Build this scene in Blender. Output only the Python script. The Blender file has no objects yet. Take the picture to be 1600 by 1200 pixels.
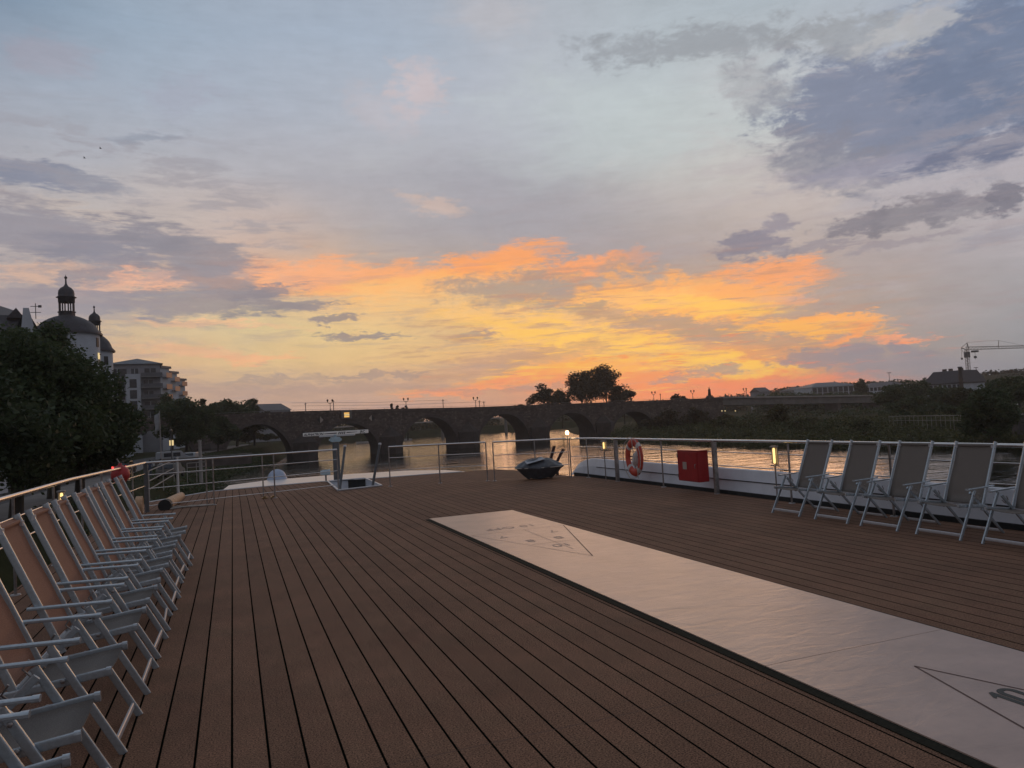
import bpy, math, random
import numpy as np
from mathutils import Vector, Matrix, geometry
C = bpy.context.scene.collection
random.seed(7)
RNG = np.random.default_rng(11)
PI = math.pi
# ------------------------------------------------------------------ camera
EYE = 1.65
F_PX = 1180.28
YAW, PITCH, ROLL = math.radians(20.446), math.radians(2.449), math.radians(-3.2745)
def basis():
    cy, sy, cp, sp = math.cos(YAW), math.sin(YAW), math.cos(PITCH), math.sin(PITCH)
    F = Vector((sy*cp, cy*cp, sp)); R = Vector((cy, -sy, 0)); U = R.cross(F)
    c, s = math.cos(ROLL), math.sin(ROLL)
    return c*R + s*U, -s*R + c*U, F
CR, CU, CF = basis()
cam_d = bpy.data.cameras.new('camera'); cam = bpy.data.objects.new('camera', cam_d); C.objects.link(cam)
cam_d.sensor_width = 36; cam_d.lens = 36*F_PX/1600; cam_d.clip_start = .05; cam_d.clip_end = 6000
M = Matrix.Identity(4)
for i in range(3):
    M[i][0], M[i][1], M[i][2] = CR[i], CU[i], -CF[i]
M[2][3] = EYE
cam.matrix_world = M
bpy.context.scene.camera = cam
# surveying helpers: sight lines measured on the photograph -> points at real distances
def ray(px, py):
    return CF + CR*((px-800)/F_PX) + CU*((600-py)/F_PX)
def gnd(px, py, z=0.0):
    d = ray(px, py); t = (z-EYE)/d.z
    return Vector((d.x*t, d.y*t, z))
def far(px, py, D):
    d = ray(px, py); t = D/math.hypot(d.x, d.y)
    return Vector((d.x*t, d.y*t, EYE+d.z*t))
def atY(px, py, Y):
    d = ray(px, py); t = Y/d.y
    return Vector((d.x*t, Y, EYE+d.z*t))
def zat(px, py, D): return far(px, py, D).z
def px_of(az, el):
    d = Vector((math.sin(az)*math.cos(el), math.cos(az)*math.cos(el), math.sin(el)))
    k = d.dot(CF)
    if k < .05: return None
    return 800+F_PX*d.dot(CR)/k, 600-F_PX*d.dot(CU)/k
def azel(px, py):
    d = ray(px, py).normalized()
    return math.degrees(math.atan2(d.x, d.y)), math.degrees(math.asin(d.z))
# ------------------------------------------------------------------ view
sc = bpy.context.scene
sc.view_settings.view_transform = 'Standard'; sc.view_settings.look = 'None'
sc.view_settings.exposure = 0; sc.view_settings.gamma = 1
def lin(c):
    return tuple(((v/255)/12.92 if v/255 <= .04045 else ((v/255+.055)/1.055)**2.4) for v in c)
# ------------------------------------------------------------------ world: dusk sky, all of it a function of direction
w = bpy.data.worlds.new('World'); sc.world = w; w.use_nodes = True; w.cycles.sampling_method = 'NONE'
nt = w.node_tree; nt.nodes.clear()
def N(t, **k):
    n = nt.nodes.new(t)
    for a, b in k.items(): setattr(n, a, b)
    return n
def L(a, b): nt.links.new(a, b)
def math_(op, a, b=None, c=None, clamp=False):
    n = N('ShaderNodeMath', operation=op, use_clamp=clamp)
    for i, v in enumerate((a, b, c)):
        if v is None: continue
        if isinstance(v, (int, float)): n.inputs[i].default_value = v
        else: L(v, n.inputs[i])
    return n.outputs[0]
def vec_(op, a, b=None, scale=None):
    n = N('ShaderNodeVectorMath', operation=op)
    for i, v in enumerate((a, b)):
        if v is None: continue
        if isinstance(v, tuple): n.inputs[i].default_value = v
        else: L(v, n.inputs[i])
    if scale is not None: n.inputs['Scale'].default_value = scale
    return n.outputs['Value'] if op in ('DOT_PRODUCT', 'LENGTH') else n.outputs['Vector']
tc = N('ShaderNodeTexCoord'); D_ = tc.outputs['Generated']
sep = N('ShaderNodeSeparateXYZ'); L(D_, sep.inputs[0])
az = math_('MULTIPLY', math_('ARCTAN2', sep.outputs[0], sep.outputs[1]), 57.29578)
el = math_('MULTIPLY', math_('ARCSINE', sep.outputs[2]), 57.29578)
cmb = N('ShaderNodeCombineXYZ'); L(az, cmb.inputs[0]); L(el, cmb.inputs[1]); P0 = cmb.outputs[0]
def noise(scale, stretch, detail, rough, off=(0, 0, 0), dist=0.0):
    v = vec_('ADD', vec_('MULTIPLY', D_, (1, 1, stretch)), off)
    n = N('ShaderNodeTexNoise'); L(v, n.inputs['Vector'])
    n.inputs['Scale'].default_value = scale; n.inputs['Detail'].default_value = detail
    n.inputs['Roughness'].default_value = rough; n.inputs['Distortion'].default_value = dist
    return n
def centred(n, amp):
    return vec_('MULTIPLY', vec_('SUBTRACT', n.outputs['Color'], (.5, .5, .5)), amp)
wa = noise(5, 2.2, 3, .5); wb = noise(22, 3.0, 6, .62, (3, 1, 7))
P1 = vec_('ADD', P0, centred(wa, (5, 2.0, 0)))
wc = noise(75, 2.6, 5, .65, (6, 4, 2))
P2 = vec_('ADD', vec_('ADD', vec_('ADD', P0, centred(wa, (3.2, 1.3, 0))), centred(wb, (4.4, 1.8, 0))), centred(wc, (2.3, 1.1, 0)))
n_streak = math_('SUBTRACT', noise(17, 6.5, 12, .70, (5, 2, 1), .4).outputs['Fac'], .5)
n_puff = math_('SUBTRACT', noise(26, 2.0, 12, .68, (1, 9, 4), .3).outputs['Fac'], .5)
n_wide = math_('SUBTRACT', noise(7, 3.0, 7, .6, (8, 3, 2), .6).outputs['Fac'], .5)
GX = [0, 200, 400, 600, 800, 1000, 1200, 1400, 1600]
GY = [0, 100, 200, 300, 400, 450, 500, 560, 610]
GC = [
 [(126,144,164),(146,163,181),(154,169,186),(152,172,190),(172,176,184),(170,180,188),(168,178,186),(168,176,186),(122,138,164)],
 [(150,161,177),(155,170,187),(162,172,188),(168,176,191),(174,180,191),(178,186,193),(183,187,191),(168,173,184),(140,148,170)],
 [(166,168,178),(165,172,185),(168,174,186),(175,178,187),(178,182,191),(183,193,195),(188,191,192),(176,175,184),(156,158,173)],
 [(168,166,171),(178,174,177),(180,175,178),(176,174,177),(165,165,173),(172,173,175),(188,177,174),(178,172,174),(178,172,177)],
 [(176,165,163),(192,175,163),(212,172,150),(178,163,153),(163,151,149),(166,150,147),(174,157,150),(168,157,157),(166,161,166)],
 [(178,160,156),(198,172,153),(214,174,143),(226,176,128),(188,160,138),(176,152,136),(186,156,138),(166,154,151),(157,156,161)],
 [(174,162,156),(200,182,155),(214,197,151),(228,194,138),(228,186,133),(205,160,125),(186,152,130),(164,152,148),(148,150,157)],
 [(206,170,142),(222,180,137),(224,192,142),(226,188,133),(222,170,118),(248,172,92),(226,150,98),(150,143,145),(134,142,151)],
 [(190,156,136),(196,166,142),(192,160,142),(193,158,143),(200,150,128),(238,138,98),(218,126,98),(136,135,144),(122,134,147)]]
def grid(px, py):
    px = min(max(px, 0), 1600); py = min(max(py, 0), 610)
    i = max(k for k in range(len(GX)-1) if GX[k] <= px); j = max(k for k in range(len(GY)-1) if GY[k] <= py)
    u = (px-GX[i])/(GX[i+1]-GX[i]); v = (py-GY[j])/(GY[j+1]-GY[j])
    return tuple((1-v)*((1-u)*GC[j][i][k]+u*GC[j][i+1][k])+v*((1-u)*GC[j+1][i][k]+u*GC[j+1][i+1][k]) for k in range(3))
def behind(e):  # the sky away from the sunset
    lo, hi = (128, 122, 126), (128, 134, 146)
    t = min(max(e/50, 0), 1); return tuple(a+(b-a)*t for a, b in zip(lo, hi))
A0, A1 = -80.0, 130.0
s1p1 = N('ShaderNodeSeparateXYZ'); L(P1, s1p1.inputs[0])
t_az = math_('DIVIDE', math_('SUBTRACT', s1p1.outputs[0], A0), A1-A0, clamp=True)
rows = [-.5, 1.2, 3, 5, 7, 9, 11.5, 14.5, 18, 22, 27, 36, 60]
col = None
for k, e in enumerate(rows):
    r = N('ShaderNodeValToRGB'); cr = r.color_ramp; cr.interpolation = 'LINEAR'
    stops = [-80, -45, -28, -18] + [-13+4.6*i for i in range(16)] + [62, 75, 95, 130]
    for m_, a in enumerate(stops):
        q = px_of(math.radians(min(max(a, -14), 56)), math.radians(min(e, 27)))
        c = grid(*q)
        out = max(0, -14-a, a-57); f = min(1, out/45); f = f*f*(3-2*f)
        if e > 27: f = max(f, min(1, (e-27)/25))
        b = behind(e); c = tuple(x+(y-x)*f for x, y in zip(c, b))
        pos = (a-A0)/(A1-A0)
        el_ = cr.elements[0] if m_ == 0 else (cr.elements[1] if m_ == 1 else cr.elements.new(pos))
        el_.position = pos; el_.color = lin(c)+(1,)
    L(t_az, r.inputs[0])
    if col is None: col = r.outputs[0]
    else:
        mr = N('ShaderNodeMapRange'); L(s1p1.outputs[1], mr.inputs[0])
        mr.inputs[1].default_value = rows[k-1]; mr.inputs[2].default_value = e
        mx = N('ShaderNodeMix', data_type='RGBA'); L(mr.outputs[0], mx.inputs[0]); L(col, mx.inputs[6]); L(r.outputs[0], mx.inputs[7])
        col = mx.outputs[2]
def cloud(px, py, rx, ry, rot, rgb, k=1.0, soft=.45, nz='s', amt=1.6):
    """soft patch of cloud: centre and radii measured on the photo, turned into azimuth/elevation"""
    global col
    c0 = azel(px, py); r = math.radians(rot)
    ax = (math.cos(r), -math.sin(r)); bx = (math.sin(r), math.cos(r))
    a = azel(px+ax[0]*5, py+ax[1]*5); b = azel(px+bx[0]*5, py+bx[1]*5)
    A = np.array([[(a[0]-c0[0])/5*rx, (b[0]-c0[0])/5*ry], [(a[1]-c0[1])/5*rx, (b[1]-c0[1])/5*ry]])
    E = np.linalg.inv(A)
    d = vec_('SUBTRACT', P2, (c0[0], c0[1], 0))
    cb = N('ShaderNodeCombineXYZ')
    L(vec_('DOT_PRODUCT', d, (E[0, 0], E[0, 1], 0)), cb.inputs[0]); L(vec_('DOT_PRODUCT', d, (E[1, 0], E[1, 1], 0)), cb.inputs[1])
    ln = vec_('LENGTH', cb.outputs[0])
    src = {'s': n_streak, 'p': n_puff, 'w': n_wide}[nz]
    v = math_('MULTIPLY_ADD', src, amt*2, ln)
    mr = N('ShaderNodeMapRange', interpolation_type='SMOOTHSTEP'); L(v, mr.inputs[0])
    mr.inputs[1].default_value = 1+soft*.85; mr.inputs[2].default_value = 1-soft*.85
    mr.inputs[3].default_value = 0; mr.inputs[4].default_value = k*.87
    mx = N('ShaderNodeMix', data_type='RGBA'); L(mr.outputs[0], mx.inputs[0]); L(col, mx.inputs[6]); mx.inputs[7].default_value = lin(rgb)+(1,)
    col = mx.outputs[2]
CL = [
 # broad veils
 (700,330,260,80,-8,(160,158,168),.5,.8,'w',1.0), (900,330,200,55,-5,(158,156,164),.45,.8,'w',1.0), (1010,205,200,75,0,(190,199,199),.55,.8,'w',1.0),
 (250,330,260,55,-5,(190,180,176),.4,.8,'w',1.0), (1130,300,160,60,0,(196,184,178),.4,.8,'w',.8),
 (648,135,36,36,-30,(203,187,188),.8,.7,'p',1.4), (590,175,50,24,-35,(188,182,188),.6,.8,'p',1.5), (680,318,42,14,-10,(205,180,168),.8,.7,'s',1.2), (770,25,60,40,0,(190,184,186),.5,.8,'w',1.0),
 (300,150,50,28,20,(160,158,174),.35,.8,'p',1.5), (75,85,60,26,-15,(160,152,164),.5,.7,'w',1.2), (240,218,46,10,0,(140,146,160),.8,.6,'s',1.0),
 # glowing bands
 (560,437,245,26,1,(254,168,104),.95,.5,'s',1.1), (430,430,130,22,4,(244,172,130),.7,.7,'s',1.0), (775,412,95,26,16,(255,160,88),.97,.45,'s',1.0), (650,450,150,20,6,(252,186,110),.8,.6,'s',1.0),
 (690,480,170,30,0,(240,192,130),.7,.7,'s',1.0), (915,418,62,18,10,(252,158,95),.95,.4,'p',1.0), (995,398,30,9,12,(225,155,118),.6,.6,'s',1.0),
 (860,462,135,30,-4,(166,148,138),.92,.4,'p',1.2), (980,430,60,20,-10,(170,150,140),.8,.5,'p',1.2),
 (1060,465,170,36,0,(254,172,92),1,.35,'p',1.0), (1010,468,110,18,4,(254,190,112),.8,.6,'p',1.2), (1120,476,120,14,3,(255,196,92),.9,.6,'s',1.0), (1225,422,88,19,3,(252,160,98),.95,.5,'s',1.0), (1190,452,90,14,0,(252,168,100),.8,.5,'s',1.0),
 (915,484,34,11,8,(172,148,128),.95,.35,'p',1.0),
 (820,515,150,30,-8,(250,190,110),.85,.6,'s',.9), (960,540,210,19,-9,(255,196,92),1,.5,'s',.8), (1120,570,150,17,-7,(255,196,84),1,.5,'s',.9), (850,585,190,12,8,(254,176,80),.9,.6,'s',.8),
 (1060,512,120,15,-4,(176,148,128),.92,.4,'s',1.0), (1150,522,100,16,-3,(180,148,126),.92,.4,'s',1.0), (980,505,60,10,-12,(186,150,122),.8,.5,'s',1.0),
 (830,560,140,12,10,(200,155,118),.75,.5,'s',1.1), (730,575,110,14,14,(196,155,130),.8,.5,'s',1.2),
 (1050,600,300,15,0,(244,138,86),.8,.6,'s',1.2), (1180,603,170,13,3,(236,124,94),.85,.6,'s',1.2), (735,604,100,9,8,(246,146,106),.8,.5,'s',1.0),
 (1260,511,118,15,-2,(254,178,82),1,.4,'s',1.0), (1318,500,72,8,2,(255,172,92),1,.45,'s',.8), (1330,525,45,9,20,(252,158,92),.9,.4,'s',1.0), (1412,531,44,6,2,(252,160,112),.95,.5,'s',.8),
 (1250,466,55,8,5,(240,164,116),.8,.5,'s',1.0), (1416,466,20,3.5,14,(250,178,130),.9,.5,'s',.5),
 # low grey banks
 (1330,566,130,15,-1,(138,132,144),1,.25,'p',.8), (1345,552,28,12,0,(140,134,146),.95,.3,'p',.8), (1408,547,22,14,0,(138,134,146),.95,.3,'p',.8), (1440,580,150,24,0,(134,136,148),.8,.5,'w',.7),
 (1115,578,40,5,4,(150,138,140),.9,.4,'s',.8), (1065,573,30,5,4,(146,136,140),.85,.4,'s',.8), (1118,532,26,6,0,(150,132,128),.85,.5,'s',.8), (1060,588,50,4,8,(150,134,140),.8,.5,'s',.8), (950,530,22,3,0,(180,130,105),.8,.5,'s',.5),
 (1000,440,30,9,0,(190,155,130),.6,.6,'p',1.2),
 # left grey streaks
 (60,272,110,22,-8,(126,131,149),1,.45,'s',1.2), (150,290,70,13,-14,(150,150,160),.8,.6,'s',1.3), (100,330,110,14,-12,(196,180,170),.6,.6,'s',1.4),
 (60,362,190,40,-12,(142,138,148),.95,.45,'s',1.3), (150,395,90,26,-10,(136,134,146),.9,.5,'s',1.3), (235,375,60,18,-12,(140,138,148),.85,.5,'s',1.3), (290,392,110,30,-14,(140,136,145),.95,.45,'s',1.3),
 (60,428,100,15,3,(212,174,152),.85,.6,'s',1.1), (232,440,72,15,-2,(240,176,142),.95,.5,'s',1.0), (170,452,60,10,3,(222,174,150),.8,.6,'s',1.0),
 (345,442,90,22,-14,(148,138,142),.95,.45,'s',1.2), (110,440,55,13,18,(146,140,148),.85,.5,'s',1.2), (320,475,170,24,0,(148,140,144),.97,.4,'s',1.1), (100,475,150,26,0,(152,144,152),.9,.5,'s',1.0), (430,455,60,9,10,(142,134,140),.95,.4,'s',1.0), (455,477,90,6,4,(146,136,138),.95,.4,'s',.9), (400,492,46,6,8,(150,142,140),.9,.4,'s',.9),
 (330,510,110,5,-2,(238,186,142),.9,.6,'s',.7), (400,402,16,8,0,(158,146,148),.8,.5,'p',1.0), (465,413,16,4,10,(166,144,140),.8,.5,'s',.7),
 (515,497,36,5.5,3,(142,132,134),.95,.35,'s',.7), (566,523,78,6,2,(142,132,134),.97,.35,'s',.7), (742,522,42,6,5,(150,134,132),.97,.35,'s',.7), (700,515,70,16,-8,(206,176,136),.6,.7,'s',1.0),
 (400,560,66,6,0,(246,176,128),.8,.6,'s',.9), (300,550,90,9,-5,(236,176,138),.7,.7,'s',.9), (580,585,82,4,3,(160,140,136),.8,.5,'s',.8), (420,589,90,5,3,(166,146,140),.7,.5,'s',.9), (560,602,130,9,2,(176,148,136),.7,.6,'s',1.0), (330,610,160,10,2,(180,152,140),.6,.6,'s',1.0),
 (800,608,130,5,0,(176,140,130),.7,.5,'s',.9),
 # right blue masses
 (1100,70,170,26,6,(150,157,171),.85,.6,'p',1.5), (1390,180,190,100,-3,(120,132,162),1,.35,'p',1.0), (1560,90,150,120,0,(114,129,160),1,.4,'p',1.1), (1330,60,90,30,0,(156,162,174),.8,.6,'p',1.6), (1440,40,80,24,30,(186,186,188),.8,.6,'p',1.6), (1290,252,100,42,-8,(136,140,160),.9,.5,'p',1.1), (1190,140,55,32,0,(166,170,182),.7,.6,'p',1.5),
 (1370,265,150,20,8,(150,148,164),.8,.6,'s',1.1), (1560,232,150,20,16,(110,120,150),.97,.4,'s',.9), (1500,200,110,14,20,(150,150,168),.6,.6,'s',1.0), (1480,285,180,16,14,(176,170,176),.7,.6,'s',1.0),
 (1180,382,58,20,2,(126,124,140),1,.3,'p',1.0), (1205,355,30,16,20,(138,134,148),.9,.4,'p',1.2), (1250,388,90,7,6,(142,136,146),.85,.4,'s',.9),
 (1345,350,52,17,12,(128,128,146),.97,.35,'p',1.1), (1420,335,66,20,16,(132,132,148),.97,.35,'p',1.1), (1500,328,52,15,14,(136,136,152),.9,.4,'p',1.2), (1572,312,32,22,20,(120,122,142),.97,.35,'p',1.0), (1490,315,30,14,0,(134,134,152),.85,.4,'p',1.1),
 (1352,388,10,9,20,(130,126,142),.9,.4,'p',.6), (1420,375,90,6,12,(150,142,150),.8,.5,'s',.9), (1560,365,70,10,12,(150,148,160),.6,.6,'s',1.0), (1290,400,40,5,3,(206,166,140),.7,.6,'s',.8),
]
def adj(q):
    q = list(q); r, g_, b_ = q[5]
    if r > 235 and b_ < 150: q[5] = (r-1, g_+2, b_+4)
    elif b_ > r+14 and q[0] > 1000: q[5] = (r-5, g_-8, b_-15)
    if len(q) > 9: q[9] *= 1.25
    return q
CL = [adj(q) for q in CL if q[2]*q[3]*q[6] > 150]
for q in CL[:8]: cloud(*q)
bars = noise(11, 9, 8, .66, (7, 7, 1), .5)
bm_ = N('ShaderNodeMapRange', interpolation_type='SMOOTHSTEP'); L(bars.outputs['Fac'], bm_.inputs[0]); bm_.inputs[1].default_value = .50; bm_.inputs[2].default_value = .66; bm_.inputs[4].default_value = .34
bf = N('ShaderNodeMapRange', interpolation_type='SMOOTHSTEP'); L(el, bf.inputs[0]); bf.inputs[1].default_value = 22; bf.inputs[2].default_value = 6; bf.inputs[4].default_value = 1
def bars_on():
    global col
    mx = N('ShaderNodeMix', data_type='RGBA'); L(math_('MULTIPLY', bm_.outputs[0], bf.outputs[0]), mx.inputs[0]); L(col, mx.inputs[6]); mx.inputs[7].default_value = lin((158, 142, 146))+(1,)
    col = mx.outputs[2]
for q in CL[8:]: cloud(*q)
bars_on()
def glow_bars(off, lo, hi, e0, e1, a0, a1, rgb, k, sc_=15, st_=10):
    global col
    nb_ = noise(sc_, st_, 10, .68, off, .4)
    m1 = N('ShaderNodeMapRange', interpolation_type='SMOOTHSTEP'); L(nb_.outputs['Fac'], m1.inputs[0]); m1.inputs[1].default_value = lo; m1.inputs[2].default_value = hi; m1.inputs[4].default_value = k
    # fades out away from the middle of the glow
    q_ = vec_('SUBTRACT', P2, ((a0+a1)/2, (e0+e1)/2, 0)); q_ = vec_('MULTIPLY', q_, (2/(a1-a0), 2/(e1-e0), 0)); ln = vec_('LENGTH', q_)
    m2 = N('ShaderNodeMapRange', interpolation_type='SMOOTHSTEP'); L(ln, m2.inputs[0]); m2.inputs[1].default_value = 1.15; m2.inputs[2].default_value = .6
    mx = N('ShaderNodeMix', data_type='RGBA'); L(math_('MULTIPLY', m1.outputs[0], m2.outputs[0]), mx.inputs[0]); L(col, mx.inputs[6]); mx.inputs[7].default_value = lin(rgb)+(1,)
    col = mx.outputs[2]
glow_bars((1, 4, 9), .50, .64, .5, 12, 8, 50, (186, 142, 122), .62)
glow_bars((4, 8, 3), .54, .66, .5, 9.5, 14, 44, (255, 196, 88), .75, 18, 11)
glow_bars((9, 1, 6), .54, .66, 1.0, 6, 24, 52, (238, 124, 84), .6, 22, 9)
glow_bars((2, 6, 6), .48, .62, 5, 22, -24, 8, (150, 146, 154), .55, 12, 5)
glow_bars((5, 3, 8), .50, .66, 4, 26, 30, 70, (176, 168, 172), .4, 10, 5)
# a general fine-scale unevenness of the whole sky
gv = math_('MULTIPLY_ADD', math_('ADD', n_streak, n_puff), .20, 1.0)
colv = vec_('SCALE', col); nt.links.new(gv, colv.node.inputs['Scale'])
sky = N('ShaderNodeTexSky', sky_type='NISHITA', sun_disc=False); sky.sun_elevation = math.radians(3.5); sky.sun_rotation = math.radians(32)
skys = vec_('SCALE', sky.outputs[0], None, .0025)
tot = vec_('ADD', vec_('SCALE', colv, None, 1.06), skys)
bg = N('ShaderNodeBackground'); L(tot, bg.inputs[0]); bg.inputs[1].default_value = 1.0
wo = N('ShaderNodeOutputWorld'); L(bg.outputs[0], wo.inputs[0])
# ------------------------------------------------------------------ low, veiled sun
sd = bpy.data.lights.new('sun', 'SUN'); sd.energy = .3; sd.angle = math.radians(28); sd.color = (1, .55, .3)
sun = bpy.data.objects.new('sun', sd); C.objects.link(sun)
sa, se = math.radians(32), math.radians(4)
sun.rotation_euler = Vector((-math.sin(sa)*math.cos(se), -math.cos(sa)*math.cos(se), -math.sin(se))).to_track_quat('-Z', 'Y').to_euler()

# ================================================================== materials
def mat(name, rgb, rough=.6, metal=0.0, ns=0, na=.3, bump=0, bs=None, spec=None, rgb2=None, emit=None, es=1, stretch=(1, 1, 1), trans=0, detail=6):
    m = bpy.data.materials.new(name); m.use_nodes = True; t = m.node_tree; b = t.nodes['Principled BSDF']
    b.inputs['Base Color'].default_value = tuple(rgb)+(1,); b.inputs['Roughness'].default_value = rough; b.inputs['Metallic'].default_value = metal
    if spec is not None: b.inputs['Specular IOR Level'].default_value = spec
    if emit: b.inputs['Emission Color'].default_value = tuple(emit)+(1,); b.inputs['Emission Strength'].default_value = es
    if ns or bump:
        tcn = t.nodes.new('ShaderNodeTexCoord'); mp = t.nodes.new('ShaderNodeMapping'); mp.inputs['Scale'].default_value = stretch
        t.links.new(tcn.outputs['Object'], mp.inputs[0])
    if ns:
        n = t.nodes.new('ShaderNodeTexNoise'); n.inputs['Scale'].default_value = ns; n.inputs['Detail'].default_value = detail; n.inputs['Roughness'].default_value = .65
        t.links.new(mp.outputs[0], n.inputs['Vector'])
        r = t.nodes.new('ShaderNodeValToRGB'); e = r.color_ramp.elements
        e[0].position = .33; e[1].position = .68
        c2 = rgb2 if rgb2 else tuple(v*(1+na) for v in rgb); c1 = rgb if rgb2 else tuple(v*(1-na) for v in rgb)
        e[0].color = tuple(c1)+(1,); e[1].color = tuple(c2)+(1,)
        t.links.new(n.outputs['Fac'], r.inputs[0]); t.links.new(r.outputs[0], b.inputs['Base Color'])
    if bump:
        n2 = t.nodes.new('ShaderNodeTexNoise'); n2.inputs['Scale'].default_value = bs or ns or 20; n2.inputs['Detail'].default_value = 5
        t.links.new(mp.outputs[0], n2.inputs['Vector'])
        bp = t.nodes.new('ShaderNodeBump'); bp.inputs['Strength'].default_value = bump; bp.inputs['Distance'].default_value = .02
        t.links.new(n2.outputs['Fac'], bp.inputs['Height']); t.links.new(bp.outputs[0], b.inputs['Normal'])
    return m
def leaf_mat(name, c1, c2, scale=.6, tr=.35):
    m = bpy.data.materials.new(name); m.use_nodes = True; t = m.node_tree; t.nodes.clear()
    o = t.nodes.new('ShaderNodeOutputMaterial'); tcn = t.nodes.new('ShaderNodeTexCoord')
    n = t.nodes.new('ShaderNodeTexNoise'); n.inputs['Scale'].default_value = scale; n.inputs['Detail'].default_value = 8; n.inputs['Roughness'].default_value = .8
    t.links.new(tcn.outputs['Object'], n.inputs['Vector'])
    r = t.nodes.new('ShaderNodeValToRGB'); e = r.color_ramp.elements; e[0].position = .35; e[1].position = .68
    e[0].color = tuple(c1)+(1,); e[1].color = tuple(c2)+(1,); t.links.new(n.outputs['Fac'], r.inputs[0])
    a = t.nodes.new('ShaderNodeBsdfPrincipled'); a.inputs['Roughness'].default_value = .6; a.inputs['Specular IOR Level'].default_value = .25
    b = t.nodes.new('ShaderNodeBsdfTranslucent'); x = t.nodes.new('ShaderNodeMixShader'); x.inputs[0].default_value = tr
    t.links.new(r.outputs[0], a.inputs['Base Color']); t.links.new(r.outputs[0], b.inputs['Color'])
    t.links.new(a.outputs[0], x.inputs[1]); t.links.new(b.outputs[0], x.inputs[2]); t.links.new(x.outputs[0], o.inputs[0])
    return m
MT = {}
MT['alu'] = mat('brushed_aluminium', (.47, .53, .57), .27, .55, 60, .12, .05, 200)
MT['alu_light'] = mat('pale_aluminium', (.55, .56, .58), .4, .4, 60, .1)
MT['fabric_l'] = mat('mesh_fabric_sunset_tint', (.30, .14, .085), .75, 0, 260, .45, .25, 420)  # same mesh as the right row; orange sky glow put into the colour
MT['fabric_s'] = mat('grey_mesh_fabric', (.17, .155, .14), .8, 0, 260, .4, .25, 420)
MT['fabric_r'] = mat('mesh_fabric_cool_tint', (.185, .160, .138), .8, 0, 260, .35, .25, 420)  # same mesh as the left row; its greyer light put into the colour
MT['steel'] = mat('polished_steel', (.72, .70, .68), .22, 1, 8, .08)
MT['steel_dark'] = mat('weathered_steel', (.30, .28, .27), .42, .8, 12, .3)
MT['white'] = mat('white_ship_paint', (.62, .65, .70), .35, 0, 3, .08, .02, 40)
MT['cream'] = mat('cream_ship_paint', (.75, .70, .66), .3, 0, 4, .07, .02, 30)
MT['darkrim'] = mat('dark_rubber', (.02, .022, .022), .7, 0, 10, .3)
MT['red'] = mat('red_box_paint', (.36, .018, .020), .4, 0, 9, .12, .03, 60)
MT['ringred'] = mat('red_orange_ring', (.55, .07, .04), .5, 0, 12, .15)
MT['ringwhite'] = mat('white_band', (.65, .62, .6), .5)
MT['label'] = mat('beige_label', (.42, .35, .30), .6, 0, 50, .1)
MT['tarp'] = mat('grey_tarpaulin', (.075, .085, .10), .45, 0, 14, .25, .3, 18)
MT['tarp_light'] = mat('grey_canvas', (.30, .33, .37), .5, 0, 14, .15)
MT['glow'] = mat('lamp_tube', (1, .8, .4), .4, emit=(1, .68, .26), es=2.6)
MT['glow_soft'] = mat('lamp_globe', (1, .8, .5), .4, emit=(1, .66, .30), es=9)
MT['brass'] = mat('brass', (.30, .2, .09), .3, .9, 10, .15)
MT['glass'] = mat('clear_plastic', (.5, .48, .45), .15, 0)
g = MT['glass'].node_tree.nodes['Principled BSDF']; g.inputs['Transmission Weight'].default_value = .85; g.inputs['IOR'].default_value = 1.2
MT['blue_grey'] = mat('pale_blue_housing', (.35, .46, .52), .4, 0, 8, .1)
MT['blue_white'] = mat('radome_shell', (.38, .45, .58), .45, 0, 6, .05)
MT['bar_white'] = mat('radar_white', (.88, .86, .82), .4, 0, 6, .04)
MT['mast'] = mat('grey_mast_paint', (.10, .105, .11), .5, .2, 8, .2)
MT['black'] = mat('black_print', (.02, .02, .022), .6)
MT['maroon'] = mat('maroon_print', (.05, .022, .022), .6)
MT['print'] = mat('dark_green_print', (.028, .036, .030), .6, 0, 300, .3)
MT['brownline'] = mat('brown_line', (.075, .030, .022), .6)
MT['court_border'] = mat('court_border', (.020, .021, .015), .9, 0, 60, .4, spec=.1)
MT['faint'] = mat('washed_out_print', (.36, .25, .20), .5, 0, 40, .3)  # paler print; sheen over the far target's left edge put into the colour
MT['canvas'] = mat('rolled_canvas', (.55, .36, .22), .7, 0, 9, .25, .4, 20)
MT['rope'] = mat('rope', (.45, .42, .38), .8, 0, 60, .3)
MT['bark'] = mat('bark', (.045, .038, .03), .9, 0, 4, .4, .5, 12, stretch=(1, 1, .3))
MT['leaf_near'] = leaf_mat('leaves_dark', (.026, .042, .020), (.10, .135, .055), 1.6)
MT['leaf_near2'] = leaf_mat('leaves_deep', (.024, .038, .020), (.085, .115, .05), 1.6)
MT['leaf_mid'] = leaf_mat('leaves_mid', (.028, .036, .018), (.075, .085, .035), .35)
MT['leaf_far'] = leaf_mat('leaves_far', (.045, .038, .024), (.09, .075, .04), .25)
MT['leaf_olive'] = leaf_mat('leaves_olive', (.045, .050, .022), (.12, .115, .05), .3)
MT['bush'] = leaf_mat('shrub_leaves', (.035, .045, .020), (.13, .14, .055), .22)
MT['hillwood'] = leaf_mat('hill_woods', (.030, .038, .026), (.06, .065, .04), .08)
MT['plaster'] = mat('white_plaster', (.46, .50, .55), .8, 0, .35, .10, rgb2=None)
MT['plaster_grey'] = mat('grey_plaster', (.27, .275, .30), .8, 0, .3, .12)
MT['slate'] = mat('slate_roof', (.045, .042, .05), .6, 0, 2, .3, .3, 6)
MT['slate_b'] = mat('grey_sheet_roof', (.10, .105, .12), .5, 0, .8, .2)
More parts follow.
